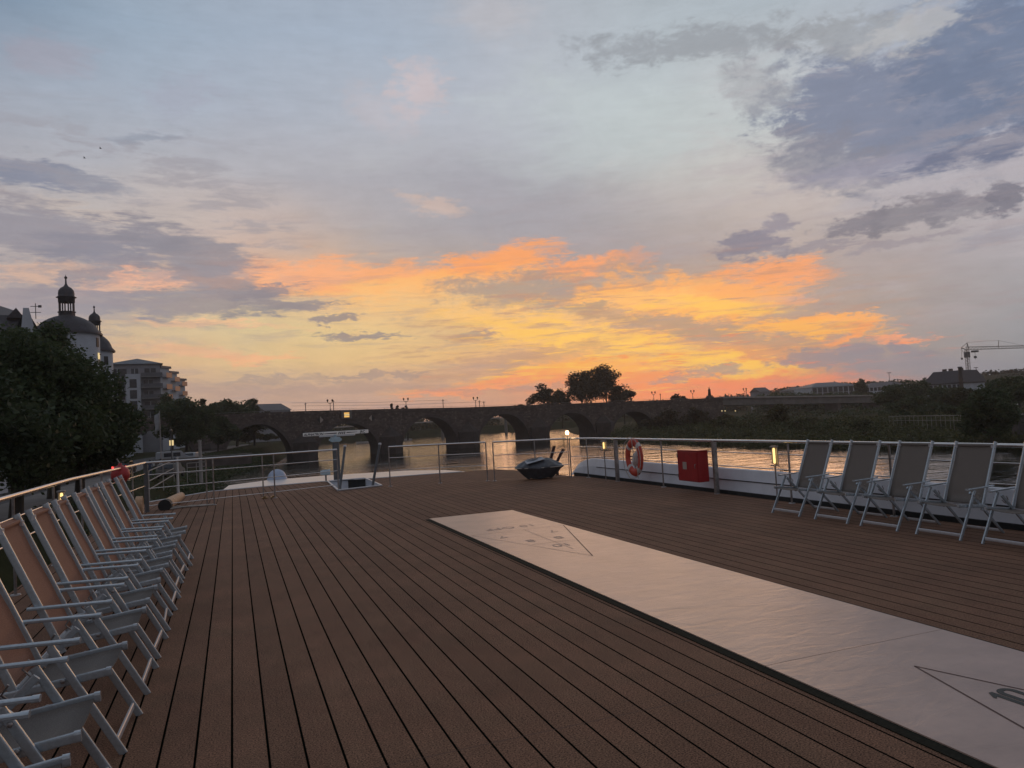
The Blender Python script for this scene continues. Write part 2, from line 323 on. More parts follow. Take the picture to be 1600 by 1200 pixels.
MT['roofmid'] = mat('grey_tiled_roof', (.13, .12, .125), .7, 0, 1.2, .2)
MT['pane'] = mat('window_glass', (.03, .035, .045), .12, 0, 1.5, .4)
MT['frame'] = mat('window_frame', (.4, .42, .45), .5)
MT['warm_pane'] = mat('lit_window', (.8, .6, .3), .5, emit=(1, .75, .35), es=.7)
MT['balc'] = mat('balcony_slab', (.20, .20, .21), .7, 0, 1, .15)
MT['balc_glass_sunset'] = mat('sunset_tinted_glass', (.80, .36, .17), .3)  # mirrored sunset glow painted into the glass colour
MT['concrete'] = mat('concrete', (.17, .16, .15), .85, 0, .4, .2, .2, 3)
MT['concrete_l'] = mat('pale_concrete', (.36, .33, .31), .8, 0, .4, .15)
MT['asphalt'] = mat('asphalt', (.05, .05, .052), .8, 0, 1.5, .25, .2, 30)
MT['grass'] = mat('grass', (.030, .042, .018), .9, 0, .5, .4, .6, 6, rgb2=(.07, .08, .03))
MT['bankgreen'] = mat('bank_growth', (.016, .020, .010), .98, 0, .35, .4, .8, 3, rgb2=(.042, .045, .020), spec=.05)
MT['car_dark'] = mat('dark_car_paint', (.02, .02, .022), .25, .3, 3, .1)
MT['car_white'] = mat('white_car_paint', (.30, .32, .35), .3, 0, 3, .05)
MT['tyre'] = mat('tyre', (.02, .02, .02), .8)
MT['tail'] = mat('tail_light', (.6, .02, .02), .4, emit=(1, .06, .05), es=2.6)
MT['yellow_lit'] = mat('yellow_sign_light', (.9, .6, .2), .5, emit=(1, .52, .12), es=.9)
MT['signgrey'] = mat('sign_grey', (.16, .15, .14), .7)
MT['skin'] = mat('skin', (.4, .26, .2), .6)
MT['cloth_a'] = mat('blue_clothes', (.05, .07, .12), .8, 0, 10, .2)
MT['cloth_b'] = mat('pale_clothes', (.35, .36, .38), .8, 0, 10, .2)
MT['crane'] = mat('crane_paint', (.30, .26, .22), .6, .2, 2, .15)
MT['lanternglass'] = mat('lantern_glass', (.08, .07, .06), .3)
MT['fender'] = mat('red_fender', (.40, .03, .03), .5, 0, 9, .2)

# ================================================================== mesh helpers
class MB:
    def __init__(s): s.v = []; s.f = []; s.sm = []
    def add(s, vs, fs, smooth=False):
        o = len(s.v); s.v += [tuple(v) for v in vs]
        for f in fs: s.f.append(tuple(i+o for i in f)); s.sm.append(smooth)
        return s
    def box(s, x0, x1, y0, y1, z0, z1, M=None):
        vs = [Vector((x, y, z)) for z in (z0, z1) for y in (y0, y1) for x in (x0, x1)]
        if M is not None: vs = [M @ v for v in vs]
        return s.add(vs, [(0, 2, 3, 1), (4, 5, 7, 6), (0, 1, 5, 4), (2, 6, 7, 3), (0, 4, 6, 2), (1, 3, 7, 5)])
    def bar(s, p0, p1, side, a, b, seg=10, power=.6):
        """flat oval bar from p0 to p1, half-thickness a along side, half-width b across"""
        p0, p1 = Vector(p0), Vector(p1); d = (p1-p0).normalized(); sd_ = Vector(side); sd_ = (sd_-d*sd_.dot(d)).normalized(); up = d.cross(sd_)
        vs = []
        ex = lambda c: math.copysign(abs(c)**power, c)
        for p in (p0, p1):
            for k in range(seg):
                t = 2*PI*(k+.5)/seg; vs.append(p+sd_*a*ex(math.cos(t))+up*b*ex(math.sin(t)))
        fs = [(k, (k+1) % seg, seg+(k+1) % seg, seg+k) for k in range(seg)]
        fs += [tuple(range(seg-1, -1, -1)), tuple(range(seg, 2*seg))]
        return s.add(vs, fs, False)
    def tube(s, pts, r, seg=8, smooth=True, cap=True):
        pts = [Vector(p) for p in pts]; n = len(pts); rs = r if isinstance(r, (list, tuple)) else [r]*n
        up = Vector((0, 0, 1)); vs = []; prev = None
        for i, p in enumerate(pts):
            d = (pts[min(i+1, n-1)]-pts[max(i-1, 0)]).normalized()
            if prev is None:
                a = d.cross(up if abs(d.z) < .95 else Vector((1, 0, 0))).normalized()
            else: a = (prev-d*prev.dot(d)).normalized()
            prev = a; b = d.cross(a)
            for k in range(seg):
                t = 2*PI*k/seg; vs.append(p+(a*math.cos(t)+b*math.sin(t))*rs[i])
        fs = [(i*seg+k, i*seg+(k+1) % seg, (i+1)*seg+(k+1) % seg, (i+1)*seg+k) for i in range(n-1) for k in range(seg)]
        s.add(vs, fs, smooth)
        if cap:
            s.add(vs[:seg], [tuple(range(seg-1, -1, -1))]); s.add(vs[-seg:], [tuple(range(seg))])
        return s
    def lathe(s, prof, cx=0, cy=0, seg=20, smooth=True, M=None):
        vs = []
        for r, z in prof:
            for k in range(seg):
                t = 2*PI*k/seg; v = Vector((cx+r*math.cos(t), cy+r*math.sin(t), z)); vs.append(M @ v if M is not None else v)
        fs = [(i*seg+k, i*seg+(k+1) % seg, (i+1)*seg+(k+1) % seg, (i+1)*seg+k) for i in range(len(prof)-1) for k in range(seg)]
        return s.add(vs, fs, smooth)
    def poly(s, pts): return s.add(pts, [tuple(range(len(pts)))])
    def prism(s, pts, off):
        off = Vector(off); n = len(pts); pts = [Vector(p) for p in pts]
        vs = pts+[p+off for p in pts]
        return s.add(vs, [tuple(range(n-1, -1, -1)), tuple(range(n, 2*n))]+[(i, (i+1) % n, n+(i+1) % n, n+i) for i in range(n)])
    def build(s, name, m, parent=None, bevel=0):
        me = bpy.data.meshes.new(name); me.from_pydata(s.v, [], s.f); me.validate(); me.update()
        if len(s.sm) == len(me.polygons): me.polygons.foreach_set('use_smooth', s.sm)
        me.materials.append(m if not isinstance(m, str) else MT[m]); o = bpy.data.objects.new(name, me); C.objects.link(o)
        if parent: o.parent = parent
        if bevel:
            bv = o.modifiers.new('bevel', 'BEVEL'); bv.width = bevel; bv.segments = 2; bv.limit_method = 'ANGLE'
        return o
def tag(o, label, cat, group=None, kind=None):
    if label: o['label'] = label
    if cat: o['category'] = cat
    if group: o['group'] = group
    if kind: o['kind'] = kind
    return o
def struct(o): o['kind'] = 'structure'; return o
def thing(name, loc, label, cat, group=None, rz=0, scale=1):
    o = bpy.data.objects.new(name, None); C.objects.link(o); o.location = loc; o.rotation_euler = (0, 0, rz); o.empty_display_size = .1
    o.scale = (scale,)*3
    return tag(o, label, cat, group)
def copy_tree(o, parent=None):
    c = o.copy(); C.objects.link(c); c.parent = parent
    for ch in list(o.children): copy_tree(ch, c)
    return c
def text_obj(name, body, size, loc, x_axis, y_axis, m, parent, depth=.0015, spacing=1.0, sx=1.0, shear=0, bold=0.0):
    cu = bpy.data.curves.new(name, 'FONT'); cu.body = body; cu.size = size; cu.extrude = depth; cu.align_x = 'CENTER'; cu.align_y = 'CENTER'; cu.space_character = spacing; cu.shear = shear; cu.offset = bold
    t = bpy.data.objects.new(name+'_curve', cu); C.objects.link(t); bpy.context.view_layer.update()
    me = bpy.data.meshes.new_from_object(t.evaluated_get(bpy.context.evaluated_depsgraph_get()))
    bpy.data.objects.remove(t); me.materials.clear(); me.materials.append(MT[m])
    X, Y = Vector(x_axis).normalized(), Vector(y_axis).normalized(); Z = X.cross(Y)
    mm = Matrix.Identity(4)
    for i in range(3): mm[i][0], mm[i][1], mm[i][2], mm[i][3] = X[i]*sx, Y[i], Z[i], loc[i]
    me.transform(mm); o = bpy.data.objects.new(name, me); C.objects.link(o)
    if parent: o.parent = parent
    return o
def leaf_mesh(name, blobs, size, m, parent=None, shell=.55, seed=None, flat=0.0):
    """blobs: (cx,cy,cz, rx,ry,rz, n). Many small leaf quads spread through each blob, denser near its surface"""
    rg = np.random.default_rng(seed if seed is not None else len(blobs)*7+int(abs(blobs[0][0])*10))
    P_ = []
    for (cx, cy, cz, rx, ry, rz, n) in blobs:
        d = rg.normal(size=(n, 3)); d /= np.linalg.norm(d, axis=1)[:, None]
        r = shell+(1-shell)*rg.random(n)**.7; r *= 1+.12*rg.normal(size=n)
        P_.append(d*r[:, None]*np.array([rx, ry, rz])+np.array([cx, cy, cz]))
    P_ = np.concatenate(P_); n = len(P_)
    a = rg.normal(size=(n, 3)); a[:, 2] *= .6; a /= np.linalg.norm(a, axis=1)[:, None]
    b = np.cross(a, rg.normal(size=(n, 3))); b /= np.linalg.norm(b, axis=1)[:, None]
    s = size*(.55+.9*rg.random(n))[:, None]
    V = np.stack([P_-a*s, P_-b*s*.55, P_+a*s, P_+b*s*.55], axis=1).reshape(-1, 3)
    me = bpy.data.meshes.new(name); me.vertices.add(4*n); me.vertices.foreach_set('co', V.ravel().astype(np.float32))
    me.loops.add(4*n); me.loops.foreach_set('vertex_index', np.arange(4*n, dtype=np.int32))
    me.polygons.add(n); me.polygons.foreach_set('loop_start', np.arange(0, 4*n, 4, dtype=np.int32))
    me.update(); me.validate(); me.materials.append(MT[m]); o = bpy.data.objects.new(name, me); C.objects.link(o)
    if parent: o.parent = parent
    return o
def tree(base, height, radius, m, leaf, n, label, group=None, trunk=.22, crown_lo=.25, seed=0, nb=34, shape=1.0, name='tree', cat='tree', top=1.0):
    rg = random.Random(seed); t = thing(name, base, label, cat, group)
    tr = MB(); h = height; zc = h*(crown_lo+1)/2; rz = h*(1-crown_lo)/2
    tr.tube([(0, 0, -1.0), (.02*h, 0, h*.2), (0, .02*h, h*.45), (-.01*h, 0, h*.8)], [trunk*h*.08+.05, trunk*h*.065, trunk*h*.05, .02], 8)
    blobs = []
    for k in range(nb):
        th = rg.uniform(0, 2*PI); u = rg.uniform(-1, 1); q = rg.random()**.45*.80
        s = math.sqrt(1-u*u)
        taper = 1-.35*max(0, u)*shape
        c = Vector((math.cos(th)*s*q*radius*taper, math.sin(th)*s*q*radius*taper, zc+u*q*rz))
        br = radius*rg.uniform(.20, .36); blobs.append((c.x, c.y, c.z, br*1.15, br*1.15, br*.75*min(1.5, rz/radius+.2), n//nb))
        if k % 3 == 0: tr.tube([(0, 0, max(h*.15, c.z-h*.25)), tuple(c*.5+Vector((0, 0, c.z*.35))), tuple(c)], [trunk*h*.03, trunk*h*.018, .01], 5)
    tr.build('trunk', 'bark', t)
    leaf_mesh('crown', blobs, leaf, m, t, seed=seed+5, shell=.35)
    return t

# ================================================================== the ship's sun deck
PW, PX0 = .17652, -.5956       # plank width and offset of the dark joints
def deck_material():
    m = bpy.data.materials.new('deck_covering'); m.use_nodes = True; t = m.node_tree; b = t.nodes['Principled BSDF']
    def n_(ty, **k):
        x = t.nodes.new(ty)
        for a, c in k.items(): setattr(x, a, c)
        return x
    def mth(op, a, bb=None, cl=False):
        x = n_('ShaderNodeMath', operation=op, use_clamp=cl)
        for i, v in enumerate((a, bb)):
            if v is None: continue
            if isinstance(v, (int, float)): x.inputs[i].default_value = v
            else: t.links.new(v, x.inputs[i])
        return x.outputs[0]
    tcn = n_('ShaderNodeTexCoord'); sp = n_('ShaderNodeSeparateXYZ'); t.links.new(tcn.outputs['Object'], sp.inputs[0])
    fr = mth('FRACT', mth('ADD', mth('DIVIDE', mth('SUBTRACT', sp.outputs[0], PX0), PW), .5+100))
    dist = mth('ABSOLUTE', mth('SUBTRACT', fr, .5))
    line = n_('ShaderNodeMapRange', interpolation_type='SMOOTHSTEP'); t.links.new(dist, line.inputs[0])
    line.inputs[1].default_value = .026; line.inputs[2].default_value = .046; line.inputs[3].default_value = 1; line.inputs[4].default_value = 0
    def noise_(s, d, st=(1, 1, 1)):
        mp = n_('ShaderNodeMapping'); mp.inputs['Scale'].default_value = st; t.links.new(tcn.outputs['Object'], mp.inputs[0])
        x = n_('ShaderNodeTexNoise'); x.inputs['Scale'].default_value = s; x.inputs['Detail'].default_value = d; x.inputs['Roughness'].default_value = .7; t.links.new(mp.outputs[0], x.inputs['Vector']); return x
    big = noise_(1.1, 6); fine = noise_(110, 3); mid = noise_(14, 6, (1, .25, 1))
    # every plank a shade of its own
    pl = n_('ShaderNodeTexWhiteNoise', noise_dimensions='1D'); t.links.new(mth('FLOOR', mth('DIVIDE', mth('SUBTRACT', sp.outputs[0], PX0), PW)), pl.inputs['W'])
    v = mth('ADD', mth('MULTIPLY', mth('SUBTRACT', fine.outputs['Fac'], .5), 5.5), 1.0)
    v = mth('MULTIPLY', v, mth('ADD', mth('MULTIPLY', big.outputs['Fac'], .9), .55))
    v = mth('MULTIPLY', v, mth('ADD', mth('MULTIPLY', mid.outputs['Fac'], .5), .75))
    v = mth('MULTIPLY', v, mth('ADD', mth('MULTIPLY', pl.outputs[0], .16), .92))
    hue = n_('ShaderNodeMix', data_type='RGBA'); t.links.new(noise_(2.3, 4).outputs['Fac'], hue.inputs[0])
    hue.inputs[6].default_value = (.205, .097, .060, 1); hue.inputs[7].default_value = (.165, .100, .060, 1)
    vs = n_('ShaderNodeVectorMath', operation='SCALE'); t.links.new(hue.outputs[2], vs.inputs[0]); t.links.new(v, vs.inputs['Scale'])
    mx = n_('ShaderNodeMix', data_type='RGBA'); t.links.new(line.outputs[0], mx.inputs[0]); t.links.new(vs.outputs[0], mx.inputs[6]); mx.inputs[7].default_value = (.003, .004, .003, 1)
    spx = mth('MULTIPLY', mth('SUBTRACT', 1, line.outputs[0]), .22); t.links.new(spx, b.inputs['Specular IOR Level'])
    t.links.new(mx.outputs[2], b.inputs['Base Color'])
    b.inputs['Roughness'].default_value = .85; b.inputs['Specular IOR Level'].default_value = .25
    jf = mth('ABSOLUTE', mth('SUBTRACT', mth('FRACT', mth('DIVIDE', mth('ADD', sp.outputs[1], 40.05), 3.02)), .5))
    jn = n_('ShaderNodeMapRange'); t.links.new(jf, jn.inputs[0]); jn.inputs[1].default_value = .0012; jn.inputs[2].default_value = .003; jn.inputs[3].default_value = .55; jn.inputs[4].default_value = 0
    st2 = noise_(.45, 8); sn = n_('ShaderNodeMapRange'); t.links.new(st2.outputs['Fac'], sn.inputs[0]); sn.inputs[1].default_value = .58; sn.inputs[2].default_value = .72; sn.inputs[3].default_value = 0; sn.inputs[4].default_value = .35
    spk = noise_(48, 2); sk = n_('ShaderNodeMapRange'); t.links.new(spk.outputs['Fac'], sk.inputs[0]); sk.inputs[1].default_value = .73; sk.inputs[2].default_value = .78; sk.inputs[3].default_value = 0; sk.inputs[4].default_value = .5
    c0 = mx.outputs[2]
    for fac, cc in ((jn.outputs[0], (.10, .065, .05, 1)), (sn.outputs[0], (.06, .042, .034, 1)), (sk.outputs[0], (.27, .21, .17, 1))):
        my = n_('ShaderNodeMix', data_type='RGBA'); t.links.new(fac, my.inputs[0]); t.links.new(c0, my.inputs[6]); my.inputs[7].default_value = cc; c0 = my.outputs[2]
    t.links.new(c0, b.inputs['Base Color'])
    h = mth('SUBTRACT', mth('MULTIPLY', fine.outputs['Fac'], .35), line.outputs[0])
    bp = n_('ShaderNodeBump'); bp.inputs['Strength'].default_value = .5; bp.inputs['Distance'].default_value = .006
    t.links.new(h, bp.inputs['Height']); t.links.new(bp.outputs[0], b.inputs['Normal'])
    return m
MT['deck'] = deck_material()
fold = [Vector((-2.4, 18.5, 0))]+[gnd(*q) for q in ((300, 792), (430, 777), (527, 768), (610, 761), (765, 752), (850, 747))]+[Vector((8.45, 17.7, 0))]
DZ = -.10
edge = [gnd(*q, DZ) for q in ((885, 743), (830, 736), (770, 733), (722, 737.5), (672, 741), (580, 748), (500, 753), (406, 761), (330, 768), (232, 785))]
aft = -14
dm = MB()
main = [Vector((8.45, aft, 0)), fold[-1]]+list(reversed(fold[:-1]))+[Vector((-2.4, aft, 0))]
tri = geometry.tessellate_polygon([main]); dm.add(main, tri)
hatch = [gnd(512, 753, DZ), gnd(570, 748, DZ), gnd(597, 760, -.004), gnd(527, 768, 0)]
hatch[3] = fold[3]+Vector((.04, .12, -.002)); hatch[2].y += .1
front = list(fold)+edge
import bmesh
for pl_ in (fold[:4]+[hatch[3], hatch[0]]+edge[6:], [edge[5], edge[6], hatch[0], hatch[1]], [hatch[2], hatch[3], fold[3], fold[4]], [hatch[1], hatch[2]]+fold[4:]+edge[:6]):
    dm.add(pl_, geometry.tessellate_polygon([[Vector((v.x, v.y, 0)) for v in pl_]]))
deck = struct(dm.build('deck', 'deck'))
me = deck.data
bm = bmesh.new(); bm.from_mesh(me); bmesh.ops.recalc_face_normals(bm, faces=bm.faces)
for f in bm.faces:
    if f.normal.z < 0: f.normal_flip()
bm.to_mesh(me); bm.free()
# hull, foredeck, bulwark: one vessel
ship = thing('cruise_ship', (3.05, 10, -6.5), 'white river cruise ship hull and low bow deck carrying the brown sun deck', 'ship')
def sh(mb, name, m, parent=ship, bevel=0):
    o = mb.build(name, m, None, bevel); o.parent = parent; o.matrix_parent_inverse = Matrix.Translation(-Vector(ship.location)); return o
outer = [(-2.75, aft-20), (-2.75, 18.6), (-2.3, 22.4), (-.75, 24.6), (-.2, 31.0), (1.2, 32.2), (3.5, 32.3), (5.2, 31.8), (6.7, 31.4), (8.0, 29.8), (8.75, 25), (8.82, 18.6), (8.82, aft-20)]
hm = MB(); n = len(outer)
top = [Vector((x, y, -.40)) for x, y in outer]; bot = [Vector((3.05+(x-3.05)*.9, y-(1.5 if y > 25 else 0), -6.9)) for x, y in outer]
hm.add(top+bot, [(i, (i+1) % n, n+(i+1) % n, n+i) for i in range(n)])
sh(hm, 'hull', 'white')
fd = MB(); fore = [(-2.5, 19.0), (-2.3, 22.45), (-.75, 24.65), (-.2, 31.0), (1.2, 32.2), (3.5, 32.3), (5.2, 31.8), (6.7, 31.4), (8.0, 29.8), (8.75, 25), (8.80, 18.0)]
# foredeck: annulus outside the sun deck outline
fd.add([Vector((x, y, -.36)) for x, y in fore], geometry.tessellate_polygon([[Vector((x, y, 0)) for x, y in fore], [Vector((h.x, h.y, 0)) for h in hatch]])) if False else None
ring_in = [Vector((v.x, v.y, -.36)) for v in reversed(edge)]
for v in ring_in: v.y -= .25
fl = [Vector((x, y, -.36)) for x, y in fore]
pol = fl + list(reversed(ring_in))
fd.add(pol, geometry.tessellate_polygon([[Vector((v.x, v.y, 0)) for v in pol]]))
sh(fd, 'foredeck', 'cream')
em = MB()
for a, b in zip(edge[:-1], edge[1:]):
    em.add([a+Vector((0, 0, -.002)), b+Vector((0, 0, -.002)), b+Vector((0, 0, -.27)), a+Vector((0, 0, -.27))], [(0, 1, 2, 3)])
sh(em, 'deck_edge', 'darkrim')
tr_ = MB(); tr_.tube([e+Vector((0, .06, .0)) for e in edge[3:]], .022, 6)
sh(tr_, 'edge_trim', 'alu_light')
# hatch well
hw = MB(); z1 = -.75
for i in range(4):
    a, b = hatch[i], hatch[(i+1) % 4]; ta, tb = a+Vector((0, 0, .03)), b+Vector((0, 0, .03))
    hw.add([ta, tb, Vector((b.x, b.y, z1)), Vector((a.x, a.y, z1))], [(0, 1, 2, 3)])
hw.add([Vector((h.x, h.y, z1)) for h in hatch], [(0, 1, 2, 3)])
sh(hw, 'stairwell', 'white')
hf = MB()
for i in range(4): hf.bar(hatch[i]+Vector((0, 0, .022)), hatch[(i+1) % 4]+Vector((0, 0, .022)), (0, 0, 1), .02, .03)
sh(hf, 'hatch_frame', 'alu_light')
# bulwark to the right, with a knuckle line and a rounded end
def bulwark(sx, xb, ys, name='bulwark'):
    b = MB(); prof = lambda y: (1 if y < 17.6 else max(.02, math.sqrt(max(0, 1-((y-17.6)/1.3)**2))))
    rows_ = [(0, -.02), (.06, .23), (.065, .25), (.13, .43), (.16, .445), (.19, .43), (.12, -.4)]
    vs = []; k = len(rows_)
    for y in ys:
        p = prof(y)
        for dx, z in rows_: vs.append((xb+sx*dx, y, z if z < 0 else z*p))
    fs = [(i*k+j, (i+1)*k+j, (i+1)*k+j+1, i*k+j+1) for i in range(len(ys)-1) for j in range(k-1)]
    b.add(vs, fs); return sh(b, name, 'white')
ys = [aft-4]+[y for y in range(-12, 18, 2)]+[17.6, 17.9, 18.2, 18.5, 18.7, 18.85, 18.9]
bulwark(1, 8.6, ys)
kn = MB(); kn.tube([(8.652, y, .238) for y in (-12, 0, 10, 17.4)], .009, 6); sh(kn, 'knuckle_line', 'darkrim')
gu = MB(); gu.box(8.56, 8.598, aft, 18.6, -.2, .05); sh(gu, 'scupper', 'darkrim')
hs = MB(); hs.box(-2.4, 8.45, aft-.1, aft, -.9, 0); sh(hs, 'deck_riser', 'white')

# shuffleboard court ------------------------------------------------
def court_material():
    m = mat('court_sheet', (.46, .325, .262), .34, 0, 2.2, .14, 0)
    t = m.node_tree; b = t.nodes['Principled BSDF']; tcn = t.nodes.new('ShaderNodeTexCoord')
    mp = t.nodes.new('ShaderNodeMapping'); mp.inputs['Scale'].default_value = (1, 2.2, 1); mp.inputs['Rotation'].default_value = (0, 0, .35); t.links.new(tcn.outputs['Object'], mp.inputs[0])
    n1 = t.nodes.new('ShaderNodeTexNoise'); n1.inputs['Scale'].default_value = 3.4; n1.inputs['Detail'].default_value = 6; n1.inputs['Distortion'].default_value = .8; t.links.new(mp.outputs[0], n1.inputs[0])
    n2 = t.nodes.new('ShaderNodeTexNoise'); n2.inputs['Scale'].default_value = 160; n2.inputs['Detail'].default_value = 2; t.links.new(tcn.outputs['Object'], n2.inputs[0])
    ad = t.nodes.new('ShaderNodeMath'); ad.operation = 'MULTIPLY_ADD'; ad.inputs[1].default_value = .02; t.links.new(n2.outputs[0], ad.inputs[0]); t.links.new(n1.outputs[0], ad.inputs[2])
    bp = t.nodes.new('ShaderNodeBump'); bp.inputs['Strength'].default_value = .5; bp.inputs['Distance'].default_value = .012
    t.links.new(ad.outputs[0], bp.inputs['Height']); t.links.new(bp.outputs[0], b.inputs['Normal'])
    b.inputs['Specular IOR Level'].default_value = .5
    return m
MT['court'] = court_material()
court = thing('shuffleboard_court', (3.79, 5, 0), 'pale beige shuffleboard court strip laid on the brown deck planks', 'shuffleboard court')
def ct(mb, name, m):
    o = mb.build(name, m); o.parent = court; o.matrix_parent_inverse = Matrix.Translation((-3.79, -5, 0)); return o
X0c, X1c = 3.05, 4.54
s = MB(); s.box(X0c, X1c, 3.9625, 12.53, .001, .012); s.box(X0c, X1c, -3.5, 3.9575, .001, .012); ct(s, 'sheet', 'court')
s = MB(); s.box(X0c-.075, X0c-.002, -3.5, 12.5, .0005, .006); s.box(X1c+.002, X1c+.03, -3.5, 12.5, .0005, .006); ct(s, 'border', 'court_border')
def line(mb, a, b, w_=.012, z=.0135):
    a, b = Vector(a), Vector(b); d = (b-a).normalized(); q = Vector((-d.y, d.x, 0))*w_/2
    mb.add([(a.x-q.x, a.y-q.y, z), (b.x-q.x, b.y-q.y, z), (b.x+q.x, b.y+q.y, z), (a.x+q.x, a.y+q.y, z)], [(0, 1, 2, 3)])
s = MB(); s.box(X0c, X1c, 3.957, 3.963, .0005, .0105); ct(s, 'seam', 'brownline')
s = MB(); ax, ay = 3.79, 3.52
line(s, (ax, ay, 0), (ax-.68, ay-2.13, 0)); line(s, (ax, ay, 0), (ax+.68, ay-2.13, 0)); line(s, (3.11, 1.39, 0), (4.47, 1.39, 0))
line(s, (3.79, 2.4, 0), (3.79, 1.39, 0)); line(s, (3.43, 2.4, 0), (4.15, 2.4, 0)); ct(s, 'target_line', 'brownline')
s = MB(); line(s, (3.79, 7.86, 0), (4.50, 10.25, 0), .014); ct(s, 'far_target_line', 'brownline')
s = MB(); line(s, (3.79, 7.86, 0), (3.09, 10.25, 0), .010); line(s, (3.80, 8.4, 0), (3.87, 10.2, 0), .010); line(s, (3.09, 10.25, 0), (4.50, 10.25, 0), .010); line(s, (3.5, 9.0, 0), (4.1, 9.0, 0), .01); ct(s, 'washed_out_target_line', 'faint')
def ctext(body, size, x, y, m, up=1, sx=1, bold=0):
    o = text_obj('numeral', body, size, (x, y, .0138), (up, 0, 0), (0, up, 0), m, None, .0003, sx=sx, bold=bold)
    o.parent = court; o.matrix_parent_inverse = Matrix.Translation((-3.79, -5, 0)); return o
mb = MB(); zt = .0136; sx0 = 3.762
mb.add([(sx0, 2.56, zt), (sx0+.036, 2.56, zt), (sx0+.036, 3.03, zt), (sx0+.010, 3.03, zt), (sx0-.028, 2.975, zt), (sx0-.028, 2.955, zt), (sx0, 2.972, zt)], [(0, 1, 2, 3, 6), (3, 4, 5, 6)]); ct(mb, 'numeral', 'print')
mb = MB(); K = 32; zc0 = []
for i in range(K):
    a = 2*PI*i/K; c_, s_ = math.cos(a), math.sin(a); oy = .18*(1 if s_ > 0 else -1) if abs(s_) > 1e-6 else 0
    zc0.append((3.868+.062*c_, 2.80+oy+.062*s_, zt)); zc0.append((3.868+.026*c_, 2.80+oy+.030*s_, zt))
mb.add(zc0, [(2*i, 2*i+1, (2*i+3) % (2*K), (2*i+2) % (2*K)) for i in range(K)]); ct(mb, 'numeral', 'print')
for b_, x, y in (('8', 3.6, 9.3), ('8', 4.0, 9.3), ('7', 3.4, 9.85), ('7', 4.15, 9.85), ('10', 3.8, 8.75), ('10 OFF', 3.8, 10.6)): ctext(b_, .26, x, y, 'faint', up=-1)

# ================================================================== railings
def rail_z(p):  # measured a little higher at the port side
    t = (p.x+2.3)/10.7; return 1.09-.10*min(max(t, 0), 1)
def railing(pts_top, posts, label, levels=(.78, .54), top_r=.024, thick=(), wires_only=None, cap='steel', name='deck_railing', group=None, bottom=None):
    base = pts_top[0]; t = thing(name, base, label, 'railing', group)
    def pb(mb, nm, m):
        o = mb.build(nm, m); o.parent = t; o.matrix_parent_inverse = Matrix.Translation(-Vector(base)); return o
    m_ = MB(); m_.tube([Vector((p.x, p.y, p.z+rail_z(p))) for p in pts_top], top_r, 10); pb(m_, 'handrail', cap)
    for lv in levels:
        m_ = MB(); m_.tube([Vector((p.x, p.y, p.z+rail_z(p)*lv)) for p in pts_top], .011, 6); pb(m_, 'rail_bar', 'steel')
    for i, p in enumerate(posts):
        m_ = MB(); th = i in thick
        if th: m_.bar(p, p+Vector((0, 0, rail_z(p)-.01)), (0, 1, 0), .035, .045, 12, .4)
        else: m_.tube([p, p+Vector((0, 0, rail_z(p)-.01))], .016, 8)
        m_.lathe([(0, .012), (.05, .012), (.055, .0)], p.x, p.y, 12) if p.z == 0 else None
        pb(m_, 'post', 'mast' if th and len(thick) == 1 else 'steel_dark')
    return t
V = Vector
XL, XR = -2.3, 8.36
L_c = gnd(230, 800)
ptl = [V((XL-.02, -6, 0)), V((XL, 6, 0)), V((XL+.03, 12.8, 0)), V((L_c.x, L_c.y, 0))]
rl = railing(ptl, [V((XL, y, 0)) for y in (-4.2, -2.2, -.2, 1.8, 3.8, 5.8, 7.8, 9.8, 11.8, 13.8, 15.8)]+[V((L_c.x-.12, 17.3, 0))], 'long steel railing behind the left row of deck chairs with a copper-coloured handrail', top_r=.026)
fr_l = [L_c, gnd(421, 778), gnd(529, 765)]
railing(fr_l, [fr_l[0], gnd(412, 778), gnd(430, 778), fr_l[2]]+[gnd(324, 789), gnd(335, 789)], 'front railing section between the dark corner post and the radar mast', (.75, .47, .12), thick=(0,))
pg = [gnd(610, 760), gnd(688, 755), gnd(762, 751.5)]
railing(pg, pg, 'thin front railing section between the stair hatch and the twin posts', (.72, .40))
pr = [gnd(773, 751.5), gnd(838, 748), gnd(893, 745.5)]
railing(pr, pr, 'short front railing section in front of the grey tarpaulin bundle', (.66, .33))
prr = [V((pr[2].x, pr[2].y, 0)), V((XR, 16.9, 0)), V((XR, 6, 0)), V((XR, -6, 0))]
railing(prr, [V((XR, 17.3, 0)), V((XR, 15.75, 0)), V((XR, 13.75, 0)), V((XR, 11.9, 0)), V((XR, 9.9, 0)), V((XR, 7.9, 0)), V((XR, 5.9, 0)), V((XR, 3.9, 0)), V((XR, 1.9, 0)), V((XR, -.1, 0))],
        'long steel railing along the white bulwark on the right side', (.79, .54), thick=(1, 3))
# stair handrails: two dark leaning poles by the hatch
for (bx, by, tx, ty, Y, lab) in ((528, 765, 539, 697.5, 21.2, 'dark leaning stair handrail at the left edge of the open hatch'), (578, 761, 593.5, 694, 20.6, 'dark leaning stair handrail at the right edge of the open hatch')):
    a = gnd(bx, by); b = atY(tx, ty, Y); q = thing('stair_handrail', a, lab, 'handrail')
    m_ = MB(); m_.tube([(0, 0, -.3), tuple(b-a)], .035, 10); m_.build('pole', 'mast', q)
    m_ = MB(); m_.lathe([(0, .04), (.04, .03), (.045, 0), (.035, -.03)], (b-a).x, (b-a).y, 12, M=Matrix.Translation((0, 0, (b-a).z))); m_.build('cap', 'alu_light', q)

